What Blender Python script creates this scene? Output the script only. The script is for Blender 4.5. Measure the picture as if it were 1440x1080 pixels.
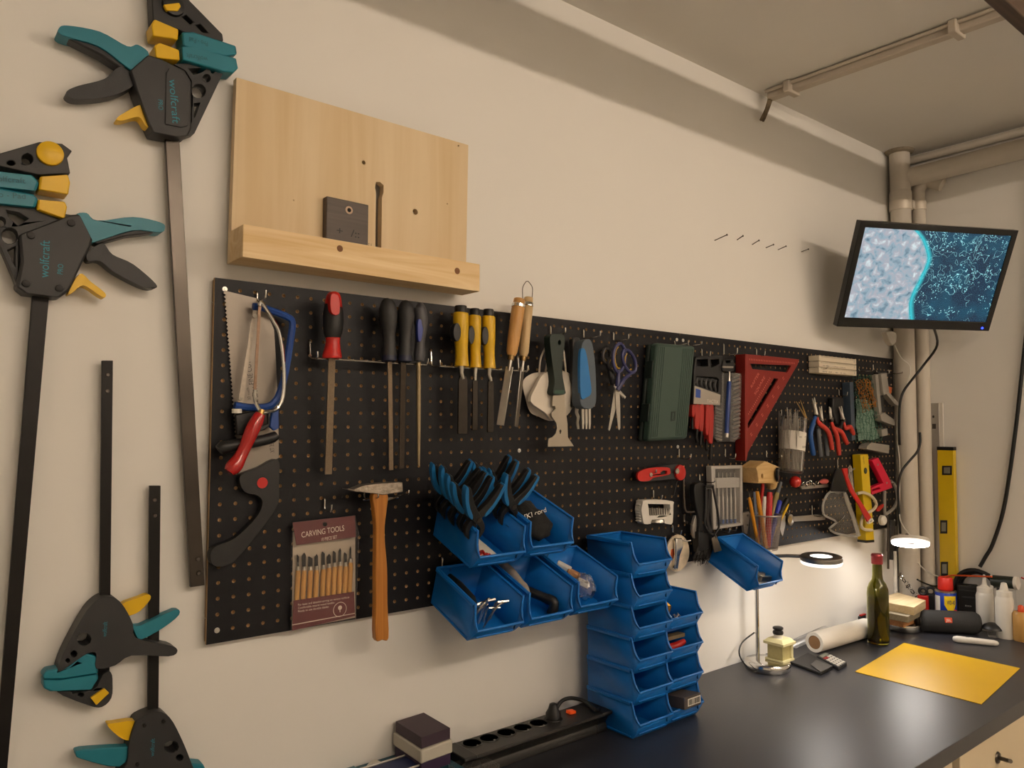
import bpy, bmesh, math, random
from mathutils import Vector, Matrix, geometry, noise as mnoise

for o in list(bpy.data.objects): bpy.data.objects.remove(o)
SC = bpy.context.scene
COL = SC.collection
random.seed(11)

# ------------------------------------------------------------------ camera
# world: x along the back wall, y into the wall, z up; y = 0 is the front face of the pegboard
CR = [Vector((0.77800908, -0.62824735, 0.00267128)), Vector((0.03569871, 0.03996272, -0.99856326)), Vector((0.62723797, 0.77698664, 0.05351898))]
CC = Vector((-0.42455458, -1.2872435, 0.33410608))
CF = 1080.7747
cam = bpy.data.cameras.new('camera'); camo = bpy.data.objects.new('camera', cam); COL.objects.link(camo)
cam.sensor_fit = 'HORIZONTAL'; cam.sensor_width = 36.0; cam.lens = CF/1440*36.0
cam.clip_start = 0.02; cam.clip_end = 50
M = Matrix((CR[0], -CR[1], -CR[2])).transposed().to_4x4(); M.translation = CC
camo.matrix_world = M
SC.camera = camo

WALL, XR, ZD, ZC, ZF = 0.018, 2.50, -0.327, 1.34, -1.22   # back wall, right wall, desk top, ceiling, floor

world = bpy.data.worlds.new('world'); SC.world = world; world.use_nodes = True
bg = world.node_tree.nodes['Background']; bg.inputs[0].default_value = (1.0, 0.9, 0.78, 1); bg.inputs[1].default_value = 0.05
SC.view_settings.view_transform = 'Standard'
SC.view_settings.look = 'None'
SC.view_settings.gamma = 1
SC.view_settings.use_curve_mapping = False
SC.view_settings.exposure = 0.0
TUBE_POWER = 92.0
TUBE_COLOR = (1.0, 0.825, 0.655)
RING_POWER = 44.0
SCREEN_POWER = 0.85

# ------------------------------------------------------------------ pixel -> place
def ray(u, v): 
    a, b = (u-720)/CF, (v-540)/CF
    return CR[0]*a + CR[1]*b + CR[2]
def on(u, v, ax, val):
    d = ray(u, v); t = (val-CC[ax])/d[ax]; return CC + d*t
def W(u, v, d=0.0): return on(u, v, 1, -d)          # plane parallel to the back wall, d in front of the board
def Zp(u, v, z=ZD): return on(u, v, 2, z)           # horizontal plane
def Xp(u, v, x): return on(u, v, 0, x)              # plane parallel to the right wall
def rad(p, hw):                                     # radius of a round thing that shows hw pixels half-wide at p
    q = p-CC; c = Vector((q.dot(CR[0]), q.dot(CR[1]), q.dot(CR[2])))
    return hw*c.z/CF*math.cos(math.atan(c.x/c.z))

# ------------------------------------------------------------------ materials
def lin(c):
    if isinstance(c, str):
        c = c.lstrip('#'); c = [int(c[i:i+2], 16)/255 for i in (0, 2, 4)]
    return tuple((x/12.92 if x <= 0.04045 else ((x+0.055)/1.055)**2.4) for x in c) + (1,)
MATS = {}
def mat(name, col, rough=0.5, metal=0.0, var=0.06, scale=30.0, bump=0.0, bscale=200.0, trans=0.0, ior=1.45, emit=None, estr=0.0, coat=0.0, alpha=1.0):
    if name in MATS: return MATS[name]
    m = bpy.data.materials.new(name); m.use_nodes = True; MATS[name] = m
    nt = m.node_tree; N = nt.nodes; L = nt.links; b = N['Principled BSDF']
    c = lin(col)
    tc = N.new('ShaderNodeTexCoord')
    nz = N.new('ShaderNodeTexNoise'); nz.inputs['Scale'].default_value = scale; nz.inputs['Detail'].default_value = 3
    L.new(tc.outputs['Object'], nz.inputs['Vector'])
    mx = N.new('ShaderNodeMix'); mx.data_type = 'RGBA'
    mx.inputs[6].default_value = tuple(x*(1-var) for x in c[:3])+(1,)
    mx.inputs[7].default_value = tuple(min(1, x*(1+var)) for x in c[:3])+(1,)
    L.new(nz.outputs['Fac'], mx.inputs[0]); L.new(mx.outputs[2], b.inputs['Base Color'])
    b.inputs['Roughness'].default_value = rough; b.inputs['Metallic'].default_value = metal
    b.inputs['Transmission Weight'].default_value = trans; b.inputs['IOR'].default_value = ior
    b.inputs['Coat Weight'].default_value = coat; b.inputs['Alpha'].default_value = alpha
    if emit: b.inputs['Emission Color'].default_value = lin(emit); b.inputs['Emission Strength'].default_value = estr
    if bump:
        n2 = N.new('ShaderNodeTexNoise'); n2.inputs['Scale'].default_value = bscale; n2.inputs['Detail'].default_value = 2
        L.new(tc.outputs['Object'], n2.inputs['Vector'])
        bp = N.new('ShaderNodeBump'); bp.inputs['Strength'].default_value = bump; bp.inputs['Distance'].default_value = 0.002
        L.new(n2.outputs['Fac'], bp.inputs['Height']); L.new(bp.outputs['Normal'], b.inputs['Normal'])
    return m
def wood(name, c1, c2, axis='x', scale=60, rough=0.55, dist=2.0, knots=False):
    if name in MATS: return MATS[name]
    m = mat(name, c1, rough)
    nt = m.node_tree; N = nt.nodes; L = nt.links; b = N['Principled BSDF']
    tc = N.new('ShaderNodeTexCoord'); mp = N.new('ShaderNodeMapping')
    s = [scale]*3; s['xyz'.index(axis)] = scale*0.06
    mp.inputs['Scale'].default_value = s
    L.new(tc.outputs['Object'], mp.inputs[0])
    n1 = N.new('ShaderNodeTexNoise'); n1.inputs['Scale'].default_value = 1.0; n1.inputs['Detail'].default_value = 4; n1.inputs['Distortion'].default_value = dist
    L.new(mp.outputs[0], n1.inputs['Vector'])
    cr = N.new('ShaderNodeValToRGB'); cr.color_ramp.elements[0].position = 0.3; cr.color_ramp.elements[1].position = 0.72
    cr.color_ramp.elements[0].color = lin(c2); cr.color_ramp.elements[1].color = lin(c1)
    L.new(n1.outputs['Fac'], cr.inputs[0]); L.new(cr.outputs[0], b.inputs['Base Color'])
    return m

def film(name, tint='#ffffff', body='#e8e4dc', op=0.10, rough=0.32):
    m = bpy.data.materials.new(name); m.use_nodes = True; MATS[name] = m; nt = m.node_tree; N = nt.nodes; L = nt.links
    b = N['Principled BSDF']; b.inputs['Base Color'].default_value = lin(body); b.inputs['Roughness'].default_value = .5
    tr = N.new('ShaderNodeBsdfTransparent'); tr.inputs[0].default_value = lin(tint)
    gl = N.new('ShaderNodeBsdfGlossy'); gl.inputs['Roughness'].default_value = rough
    fr = N.new('ShaderNodeFresnel'); fr.inputs[0].default_value = 1.18
    tc = N.new('ShaderNodeTexCoord'); nz = N.new('ShaderNodeTexNoise'); nz.inputs['Scale'].default_value = 40; L.new(tc.outputs['Object'], nz.inputs['Vector'])
    bp = N.new('ShaderNodeBump'); bp.inputs['Strength'].default_value = .08; bp.inputs['Distance'].default_value = .003; L.new(nz.outputs['Fac'], bp.inputs['Height']); L.new(bp.outputs[0], gl.inputs['Normal'])
    m1 = N.new('ShaderNodeMixShader'); m1.inputs[0].default_value = op; L.new(tr.outputs[0], m1.inputs[1]); L.new(b.outputs[0], m1.inputs[2])
    mx = N.new('ShaderNodeMixShader'); L.new(fr.outputs[0], mx.inputs[0]); L.new(m1.outputs[0], mx.inputs[1]); L.new(gl.outputs[0], mx.inputs[2]); L.new(mx.outputs[0], N['Material Output'].inputs[0])
    return m

# ------------------------------------------------------------------ mesh builder (world coordinates)
class MB:
    def __init__(s): s.v = []; s.f = []; s.mi = []; s.m = 0
    def add(s, vs, fs):
        o = len(s.v); s.v += [Vector(p) for p in vs]; s.f += [tuple(i+o for i in f) for f in fs]; s.mi += [s.m]*len(fs); return s
    def hexa(s, p):   # p: 4 bottom + 4 top, same winding
        return s.add(p, [(0,3,2,1),(4,5,6,7),(0,1,5,4),(1,2,6,5),(2,3,7,6),(3,0,4,7)])
    def box(s, c, size, R=None):
        a, b, d = (x/2 for x in size); c = Vector(c)
        p = [Vector(q) for q in ((-a,-b,-d),(a,-b,-d),(a,b,-d),(-a,b,-d),(-a,-b,d),(a,-b,d),(a,b,d),(-a,b,d))]
        if R is not None: p = [R @ q for q in p]
        return s.hexa([q+c for q in p])
    def bar(s, p0, p1, w, t, up=(0,-1,0)):   # rectangular bar: width w across, thickness t along up
        p0, p1, up = Vector(p0), Vector(p1), Vector(up); d = (p1-p0).normalized(); side = d.cross(up).normalized(); up = side.cross(d).normalized()
        A = side*w/2; B = up*t/2
        return s.hexa([p0-A-B, p0+A-B, p0+A+B, p0-A+B, p1-A-B, p1+A-B, p1+A+B, p1-A+B])
    def tube(s, path, r, n=8, closed=False, cap=True):
        P = [Vector(p) for p in path]; k = len(P); rs = r if isinstance(r, (list, tuple)) else [r]*k
        T = []
        for i in range(k):
            a = P[i-1] if (i or closed) else P[i]; b = P[(i+1) % k] if (i < k-1 or closed) else P[i]
            T.append((b-a).normalized())
        up = Vector((0,0,1)) if abs(T[0].z) < 0.9 else Vector((1,0,0))
        nrm = T[0].cross(up).normalized(); vs = []
        for i in range(k):
            if i:
                ax = T[i-1].cross(T[i])
                if ax.length > 1e-8: nrm = Matrix.Rotation(T[i-1].angle(T[i]), 3, ax.normalized()) @ nrm
            nrm = (nrm-T[i]*nrm.dot(T[i])).normalized()
            bi = T[i].cross(nrm)
            vs += [P[i]+(nrm*math.cos(2*math.pi*j/n)+bi*math.sin(2*math.pi*j/n))*rs[i] for j in range(n)]
        fs = []
        for i in range(k if closed else k-1):
            a, b = i*n, ((i+1) % k)*n
            fs += [(a+j, a+(j+1) % n, b+(j+1) % n, b+j) for j in range(n)]
        if cap and not closed: fs += [tuple(range(n-1, -1, -1)), tuple((k-1)*n+j for j in range(n))]
        return s.add(vs, fs)
    def cyl(s, p0, p1, r0, r1=None, n=16): return s.tube([p0, p1], [r0, r0 if r1 is None else r1], n)
    def lathe(s, p, prof, axis=(0,0,1), n=24, sx=1.0, side=None, caps=True):   # prof: (height, radius)
        p = Vector(p); ax = Vector(axis).normalized(); a = Vector(side) if side else (Vector((1,0,0)) if abs(ax.x) < 0.9 else Vector((0,1,0)))
        a = (a-ax*a.dot(ax)).normalized(); b = ax.cross(a); vs = []
        for h, r in prof:
            vs += [p+ax*h+(a*math.cos(2*math.pi*j/n)*sx+b*math.sin(2*math.pi*j/n))*max(r, 1e-5) for j in range(n)]
        fs = []
        for i in range(len(prof)-1):
            x, y = i*n, (i+1)*n; fs += [(x+j, x+(j+1) % n, y+(j+1) % n, y+j) for j in range(n)]
        if caps: fs += [tuple(range(n-1, -1, -1)), tuple((len(prof)-1)*n+j for j in range(n))]
        return s.add(vs, fs)
    def sphere(s, c, r, n=16, m=10):
        r = r if isinstance(r, (tuple, list)) else (r,)*3; c = Vector(c); vs = []; fs = []
        for i in range(m+1):
            t = math.pi*i/m
            vs += [c+Vector((r[0]*math.sin(t)*math.cos(2*math.pi*j/n), r[1]*math.sin(t)*math.sin(2*math.pi*j/n), r[2]*math.cos(t))) for j in range(n)]
        for i in range(m): fs += [(i*n+j, (i+1)*n+j, (i+1)*n+(j+1) % n, i*n+(j+1) % n) for j in range(n)]
        return s.add(vs, fs)
    def torus(s, c, R, r, axis=(0,0,1), n=32, m=8, sq=1.0):
        ax = Vector(axis).normalized(); a = Vector((1,0,0)) if abs(ax.x) < 0.9 else Vector((0,1,0)); a = (a-ax*a.dot(ax)).normalized(); b = ax.cross(a); c = Vector(c); vs = []; fs = []
        for i in range(n):
            d = a*math.cos(2*math.pi*i/n)+b*math.sin(2*math.pi*i/n)
            vs += [c+d*(R+r*math.cos(2*math.pi*j/m))+ax*r*sq*math.sin(2*math.pi*j/m) for j in range(m)]
        for i in range(n): fs += [(i*m+j, ((i+1) % n)*m+j, ((i+1) % n)*m+(j+1) % m, i*m+(j+1) % m) for j in range(m)]
        return s.add(vs, fs)
    def prism(s, front, off, holes=()):   # front: planar 3-D outline, off: vector to the back face
        off = Vector(off); loops = [[Vector(p) for p in front]]+[[Vector(p) for p in h] for h in holes]
        tris = geometry.tessellate_polygon(loops); flat = [p for l in loops for p in l]; k = len(flat)
        nrm = Vector((0,0,0)); l0 = loops[0]
        for i in range(len(l0)): nrm += (l0[i]-l0[0]).cross(l0[(i+1) % len(l0)]-l0[0])
        fs = []
        for t in tris:
            a, b, c = t
            if (flat[b]-flat[a]).cross(flat[c]-flat[a]).dot(off) > 0: a, c = c, a
            fs += [(a, b, c), (c+k, b+k, a+k)]
        o = 0
        for li, l in enumerate(loops):
            n = len(l); an = Vector((0,0,0))
            for i in range(n): an += (l[i]-l[0]).cross(l[(i+1) % n]-l[0])
            fl = (an.dot(off) > 0) != (li > 0)
            for i in range(n):
                a, b = o+i, o+(i+1) % n
                fs.append((a, b, b+k, a+k) if fl else (b, a, a+k, b+k))
            o += n
        return s.add(flat+[p+off for p in flat], fs)
    def plate(s, px, d1, d0, holes=()):   # outline in pixels on the plane y=-d1, thickness back to y=-d0
        return s.prism([W(u, v, d1) for u, v in px], (0, d1-d0, 0), [[W(u, v, d1) for u, v in h] for h in holes])
    def build(s, name, m, parent=None, bev=0.0, smooth=40, seg=2):
        me = bpy.data.meshes.new(name)
        o = bpy.data.objects.new(name, me); COL.objects.link(o)
        off = wloc(parent) if parent else None
        if parent: o.parent = parent
        else:
            mn = [min(p[i] for p in s.v) for i in range(3)]; mxx = [max(p[i] for p in s.v) for i in range(3)]
            off = Vector(((mn[0]+mxx[0])/2, (mn[1]+mxx[1])/2, mn[2])); o.location = off
        me.from_pydata([tuple(p-off) for p in s.v], [], s.f)
        ms = m if isinstance(m, (list, tuple)) else [m]
        for x in ms: me.materials.append(x)
        if len(ms) > 1: me.polygons.foreach_set('material_index', s.mi)
        me.validate(); me.update()
        if smooth: me.shade_smooth(); me.set_sharp_from_angle(angle=math.radians(smooth))
        if bev:
            bm_ = o.modifiers.new('bevel', 'BEVEL'); bm_.width = bev; bm_.segments = seg; bm_.limit_method = 'ANGLE'; bm_.angle_limit = math.radians(40); bm_.harden_normals = False
        return o
def wloc(o):
    p = Vector((0,0,0))
    while o: p += o.location; o = o.parent
    return p
def tag(o, label, cat, group=None):
    o['label'] = label; o['category'] = cat
    if group: o['group'] = group
    return o
def thing(name, loc, label, cat, group=None):
    o = bpy.data.objects.new(name, None); COL.objects.link(o); o.location = Vector(loc); o.empty_display_size = 0.02
    return tag(o, label, cat, group)
def struct(o): o['kind'] = 'structure'; return o
def part(parent, name, m, fn, bev=0.0, smooth=40):
    b = MB(); fn(b); return b.build(name, m, parent, bev, smooth)
def circ(u, v, r, d, n=14, ry=None):   # pixel circle
    return [(u+r*math.cos(2*math.pi*i/n), v+(ry or r)*math.sin(2*math.pi*i/n)) for i in range(n)]
def bez(pts, n=6, closed=False):       # smooth 2-D or 3-D polyline (Catmull-Rom)
    P = [Vector(p) for p in pts]; k = len(P); out = []
    for i in range(k if closed else k-1):
        p0 = P[i-1] if (i or closed) else P[i]; p1 = P[i]; p2 = P[(i+1) % k]; p3 = P[(i+2) % k] if (i+2 < k or closed) else p2
        for j in range(n):
            t = j/n
            out.append(0.5*((2*p1)+(p2-p0)*t+(2*p0-5*p1+4*p2-p3)*t*t+(3*p1-p0-3*p2+p3)*t**3))
    if not closed: out.append(P[-1])
    return out
def text(parent, name, body, p0, p1, m, up=None, ext=0.0004, h=None, lift=0.0006):
    """lettering whose baseline runs from p0 to p1 (world points)"""
    cu = bpy.data.curves.new(name, 'FONT'); cu.body = body; cu.size = 1.0; cu.extrude = 0
    to = bpy.data.objects.new(name, cu); COL.objects.link(to)
    dg = bpy.context.evaluated_depsgraph_get(); me = bpy.data.meshes.new_from_object(to.evaluated_get(dg))
    bpy.data.objects.remove(to); bpy.data.curves.remove(cu)
    e1 = Vector(p1)-Vector(p0); wd = e1.length; e1.normalize()
    e2 = Vector(up).normalized() if up else Vector((-e1.z, 0, e1.x)); n = e1.cross(e2).normalized(); e2 = n.cross(e1)
    xs = [v.co.x for v in me.vertices]; sx = wd/(max(xs)-min(xs)); sy = (h/0.72 if h else sx); x0 = min(xs)
    off = wloc(parent)
    for v in me.vertices: v.co = Vector(p0)+e1*(v.co.x-x0)*sx+e2*v.co.y*sy+n*lift-off
    me.materials.clear(); me.materials.append(m); me.name = name
    o = bpy.data.objects.new(name, me); COL.objects.link(o); o.parent = parent
    return o
def textpx(parent, body, a, b, d, m, h=None, name='lettering'): return text(parent, name, body, W(*a, d), W(*b, d), m, h=h)
def copy_tree(o, parent=None):
    c = o.copy(); COL.objects.link(c); c.parent = parent
    for ch in list(o.children): copy_tree(ch, c)
    return c

# palette
BLACKP = mat('black_plastic', '#171718', 0.45, var=0.15, bump=0.1, bscale=600)
GREYP = mat('dark_grey_plastic', '#29292a', 0.5, var=0.12, bump=0.12, bscale=700)
TEAL = mat('teal_plastic', '#1a7284', 0.42, var=0.08)
YELP = mat('yellow_plastic', '#dcb010', 0.4, var=0.06)
STEEL = mat('steel', '#b9b4ac', 0.28, 1.0, var=0.1, scale=80)
DSTEEL = mat('dark_steel', '#5a544e', 0.38, 1.0, var=0.2, scale=60)
BLKSTEEL = mat('blackened_steel', '#201e1d', 0.42, 0.6, var=0.2, scale=50)
CHROME = mat('chrome', '#d8d6d2', 0.12, 1.0, var=0.03)
RED = mat('red_plastic', '#b5201a', 0.35, var=0.08)
BLUEB = mat('blue_bin_plastic', '#0c66b6', 0.36, var=0.05, scale=12)
WHITEP = mat('white_plastic', '#d9d4ca', 0.45, var=0.04)
PAPER = mat('white_paper', '#ded8cc', 0.8, var=0.03)
TEXTT = mat('teal_lettering', '#1d7d8e', 0.5)
TEXTW = mat('white_lettering', '#d8d2c8', 0.6)
TEXTB = mat('black_lettering', '#191817', 0.6)
CLEAR = film('clear_plastic', op=.025)
WIRE = mat('zinc_wire', '#c9c5bd', 0.25, 1.0, var=0.05)
# ------------------------------------------------------------------ room
WALLM = mat('painted_wall', '#e6e3dd', 0.75, var=0.02, scale=3, bump=0.06, bscale=90)
CEILM = mat('painted_ceiling', '#dedad2', 0.8, var=0.04, scale=4, bump=0.12, bscale=60)
XL, YF = -1.45, -2.75
def slab(name, lo, hi, m):
    b = MB(); b.box([(lo[i]+hi[i])/2 for i in range(3)], [hi[i]-lo[i] for i in range(3)]); return struct(b.build(name, m))
slab('wall_back', (XL-.1, WALL, ZF-.1), (XR+.1, WALL+.1, ZC+.1), WALLM)
slab('wall_right', (XR, YF-.1, ZF-.1), (XR+.1, WALL, ZC+.1), WALLM)
slab('wall_left', (XL-.1, YF-.1, ZF-.1), (XL, WALL, ZC+.1), WALLM)
slab('wall_front', (XL, YF-.1, ZF-.1), (XR, YF, ZC+.1), WALLM)
slab('ceiling', (XL, YF, ZC), (XR, WALL, ZC+.1), CEILM)
slab('floor', (XL, YF, ZF-.1), (XR, WALL, ZF), mat('concrete_floor', '#cfcbc3', 0.7, var=0.12, scale=8, bump=0.2))
# ceiling lamp (behind the viewer): a long tube that lights the room
TUBEM = mat('lit_tube', '#fff4e2', 0.5, var=0); nt = TUBEM.node_tree
nt.nodes['Principled BSDF'].inputs['Emission Color'].default_value = TUBE_COLOR+(1,); nt.nodes['Principled BSDF'].inputs['Emission Strength'].default_value = TUBE_POWER
for xa, xb, lb in ((-.40, .80, 'long fluorescent batten lamp under the ceiling facing the saws'), (1.08, 2.28, 'long fluorescent batten lamp under the ceiling facing the red square and monitor')):
    xm_ = (xa+xb)/2
    r = thing('ceiling_lamp', (xm_, -2.3, 1.28), lb, 'lamp')
    part(r, 'housing', WHITEP, lambda b: b.box((xm_, -2.3, 1.31), (xb-xa+.16, 0.06, 0.06)), 0.004)
    part(r, 'tube', TUBEM, lambda b: b.cyl((xa, -2.3, 1.25), (xb, -2.3, 1.25), 0.014, n=12))
    for x in (xa-.03, xb+.03): part(r, 'end_cap', WHITEP, lambda b: b.box((x, -2.3, 1.258), (0.06, 0.036, 0.05)), 0.004)
# dark wooden lath under the ceiling that shades the top of the wall
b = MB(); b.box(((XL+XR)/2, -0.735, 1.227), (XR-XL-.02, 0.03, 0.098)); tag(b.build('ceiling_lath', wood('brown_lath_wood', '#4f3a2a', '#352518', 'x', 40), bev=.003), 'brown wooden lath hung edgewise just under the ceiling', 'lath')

# cable duct on the ceiling with its two clips and the frayed cable end
p0, p1 = Vector((1.598, -0.012, 1.332)), Vector((1.63, -1.1, 1.332))
r = thing('ceiling_cable_duct', p0, 'white painted cable duct running across the ceiling to the wall', 'cable duct')
DUCT = mat('painted_duct', '#bdb2a2', 0.6, var=0.06)
part(r, 'duct', DUCT, lambda b: b.bar(p0+Vector((0,0,-.008)), p1+Vector((0,0,-.008)), 0.03, 0.024, (0,0,1)), 0.003)
part(r, 'cable', DUCT, lambda b: b.tube([p0+Vector((-.022,0,0)), p1+Vector((-.022,0,0))], 0.005))
for y in (-.085, -.53):
    c = p0+(p1-p0)*((y-p0.y)/(p1.y-p0.y))
    part(r, 'clip', DUCT, lambda b: b.box(c+Vector((-.004,0,-.010)), (0.062, 0.02, 0.034)), 0.003)
FRAY = mat('frayed_sheath', '#6b5d48', 0.8, var=0.4, scale=200)
part(r, 'cable_end', FRAY, lambda b: [b.tube(bez([p0+Vector((-.01+k*.004,-.004,-.02)), p0+Vector((-.014+k*.003,.004,-.05)), p0+Vector((-.03+k*.006,.012,-.085+.008*(k % 2)))], 5), 0.004) for k in range(4)])

# pipes in the corner
PIPE = mat('painted_pipe', '#cbc3b6', 0.5, var=0.04)
px, py = 2.415, -0.025
r = thing('soil_pipe', (px, py, ZD), 'thick painted vertical waste pipe in the corner with a branch along the right wall', 'pipe')
part(r, 'riser', PIPE, lambda b: b.cyl((px, py, ZD), (px, py, ZC), 0.0345, n=28))
part(r, 'branch', PIPE, lambda b: b.tube([(px, py, 1.238), (px+.02, py-.02, 1.24), (2.448, -.12, 1.245), (2.452, -1.3, 1.262)], 0.034, 24))
part(r, 'socket', PIPE, lambda b: b.lathe((px, py, 1.135), [(0,.0345),(0,.0375),(.05,.0375),(.055,.0345)], n=28))
part(r, 'strap', mat('strap_metal', '#d6cdbf', 0.45, 0.3), lambda b: (b.lathe((px, py, 1.118), [(0,.0345),(0,.0385),(.034,.0385),(.034,.0345)], n=28), b.box((px+.01, py-.04, 1.135), (.018, .008, .03))), 0.001)
part(r, 'mortar_collar', mat('mortar', '#8d8270', 0.9, var=0.3, scale=90, bump=.8, bscale=120), lambda b: b.lathe((px, py, ZC-.012), [(0,.036),(.004,.047),(.012,.05)], n=18))
p2x, p2y = 2.475, -0.062
r = thing('water_pipe', (p2x, p2y, ZD), 'thinner painted vertical pipe beside the thick waste pipe in the corner', 'pipe')
part(r, 'riser', PIPE, lambda b: b.cyl((p2x, p2y, ZD), (p2x, p2y, 1.19), 0.023, n=22))
part(r, 'strap', MATS['strap_metal'], lambda b: (b.lathe((p2x, p2y, 1.122), [(0,.023),(0,.026),(.032,.026),(.032,.023)], n=22), b.box((p2x+.024, p2y-.01, 1.13), (.012, .01, .02))), 0.001)
part(r, 'elbow', PIPE, lambda b: b.tube(bez([(p2x, p2y, 1.17), (p2x, p2y, 1.2), (p2x+.005, p2y-.03, 1.225), (p2x+.01, p2y-.08, 1.2)], 5), .023, 18))
b = MB(); b.tube([(2.478, -.02, 1.315), (2.478, -1.3, 1.32)], 0.014, 12); tag(b.build('heating_pipe', PIPE), 'slim painted pipe under the ceiling above the branch of the waste pipe', 'pipe')
b = MB(); b.tube(bez([W(1254.5,214,.0), W(1252.5,240,.0), W(1254,270,.0), W(1256,310,.0), W(1257,360,.0), W(1259,455,.0), W(1259,478,0)], 4), 0.0022, 6); tag(b.build('thin_wire', BLACKP), 'thin dark wire running down the corner along the thick pipe', 'cable')

# desk: worktop and the cabinets under it
DESKM = mat('dark_laminate', '#26272d', 0.39, var=0.12, scale=160, bump=0.06, bscale=260)
DESKM.node_tree.nodes['Principled BSDF'].inputs['Specular IOR Level'].default_value = 1.0
b = MB(); b.box(((-.6+XR)/2, (WALL-.592)/2, ZD-.0175), (XR+.6-.002, .61-.002, .035)); tag(b.build('worktop', DESKM, bev=.0015), 'dark grey laminate worktop running along the whole wall', 'worktop')
CAB = mat('cabinet_front', '#cdbd9f', 0.55, var=0.04, scale=8); CARC = mat('cabinet_carcass', '#6f6450', 0.7)
xs = [(-.58, .30), (.31, .90), (.91, 1.395), (1.43, 1.96), (1.97, 2.49)]
labs = ['cream base cabinet at the far end under the boxes', 'cream base cabinet under the power strip', 'cream base cabinet under the bin stacks', 'cream base cabinet with a dark hook knob under the yellow sheet', 'cream base cabinet in the corner under the bottles']
for (a, c), lb in zip(xs, labs):
    r = thing('base_cabinet', ((a+c)/2, -.3, ZF), lb, 'cabinet')
    part(r, 'body', CARC, lambda b: b.box(((a+c)/2, -.27, (ZF+ZD-.036)/2), (c-a, .54, ZD-.036-ZF)))
    part(r, 'door', CAB, lambda b: b.box(((a+c)/2, -.551, (ZF+.08+ZD-.045)/2), (c-a-.004, .018, ZD-.045-ZF-.08)), .002)
    if a > 1.4 and a < 1.5:
        q = W(1412, 1068, .575)
        k = MB(); k.tube([(q.x, -.56, q.z), (q.x, -.58, q.z), (q.x-.02, -.595, q.z+.008)], .005); k.lathe((q.x, -.561, q.z), [(0,.014),(.004,.012),(.006,.004)], (0,-1,0), 14); k.build('hook_knob', DSTEEL, r)
# ------------------------------------------------------------------ pegboards
PS = 0.0254
PEGM = mat('black_hardboard', '#1a1a1d', 0.42, var=0.12, scale=300, bump=0.12, bscale=500)
PEGM.node_tree.nodes['Principled BSDF'].inputs['Specular IOR Level'].default_value = 0.22
MDF = mat('raw_hardboard', '#b39268', 0.75, var=0.15, scale=120)
BATT = wood('batten_wood', '#8c7350', '#6d5636', 'z', 60)
ZT, ZB = 22*PS+.0175, -.0205
def pegboard(c0, c1, xl, xr, label):
    r = thing('pegboard', ((xl+xr)/2, 0, ZB), label, 'pegboard')
    b = MB(); h = PS/2; t = .006; rr = .0033
    for c in range(c0, c1+1):
        for m in range(23):
            x, z = c*PS, m*PS
            sq = [(h,0),(h,h),(0,h),(-h,h),(-h,0),(-h,-h),(0,-h),(h,-h)]
            vs = [(x+a, 0, z+e) for a, e in sq]
            ho = [(x+rr*math.cos(k*math.pi/4), 0, z+rr*math.sin(k*math.pi/4)) for k in range(8)]
            ch = [(x+rr*.86*math.cos(k*math.pi/4), .0007, z+rr*.86*math.sin(k*math.pi/4)) for k in range(8)]
            hb = [(x+rr*.86*math.cos(k*math.pi/4), t, z+rr*.86*math.sin(k*math.pi/4)) for k in range(8)]
            b.m = 0; b.add(vs+ho, [(k, (k+1) % 8, 8+(k+1) % 8, 8+k) for k in range(8)])
            b.m = 1; b.add(ho+ch+hb, [(k, (k+1) % 8, 8+(k+1) % 8, 8+k) for k in range(8)]+[(8+k, 8+(k+1) % 8, 16+(k+1) % 8, 16+k) for k in range(8)])
    gx0, gx1, gz0, gz1 = c0*PS-h, c1*PS+h, -h, 22*PS+h
    b.m = 0
    def quad(x0, z0, x1, z1):
        if abs(x1-x0) > 1e-6 and abs(z1-z0) > 1e-6: b.add([(x0,0,z0),(x1,0,z0),(x1,0,z1),(x0,0,z1)], [(0,1,2,3)])
    quad(xl, ZB, xr, gz0); quad(xl, gz1, xr, ZT); quad(xl, gz0, gx0, gz1); quad(gx1, gz0, xr, gz1)
    b.m = 1
    b.add([(xl,0,ZB),(xr,0,ZB),(xr,0,ZT),(xl,0,ZT),(xl,t,ZB),(xr,t,ZB),(xr,t,ZT),(xl,t,ZT)], [(0,4,5,1),(1,5,6,2),(2,6,7,3),(3,7,4,0)])
    b.build('sheet', [PEGM, MDF], r, smooth=0)
    part(r, 'backing', MDF, lambda k: k.box(((xl+xr)/2, .0068, (ZB+ZT)/2), (xr-xl-.002, .0014, ZT-ZB-.002)))
    for z in (ZB+.02, (ZB+ZT)/2, ZT-.02): part(r, 'batten', BATT, lambda k: k.box(((xl+xr)/2, .0127, z), (xr-xl-.004, .0104, .036)))
    for x in (xl+.02, xr-.02): part(r, 'batten', BATT, lambda k: k.box((x, .0127, (ZB+ZT)/2), (.036, .0104, ZT-ZB-.08)))
    return r
xm = 46.5*PS
PB1 = pegboard(0, 46, -.0165, xm-.0004, 'black pegboard panel that holds the saws, files and hanging bins')
PB2 = pegboard(47, 93, xm+.0004, 93*PS+.0165, 'black pegboard panel that holds the red square, pliers and goggles')
def screw(parent, c, m): 
    x, z = c*PS, m*PS
    part(parent, 'washer_screw', mat('screw_head', '#cfccc4', 0.35, 0.7), lambda b: (b.lathe((x, 0, z), [(0,.0045),(.0012,.0042),(.0014,.002)], (0,-1,0), 16), b.lathe((x, -.0012, z), [(0,.0022),(.001,.0018)], (0,-1,0), 8)))
for c, m in ((0, 0), (0, 22), (25, 11), (46, 22), (46, 11)): screw(PB1, c, m)
for c, m in ((47, 22), (70, 11), (93, 22), (93, 0)): screw(PB2, c, m)
BLT = mat('blue_print', '#3d8fc4', 0.6)
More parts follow.
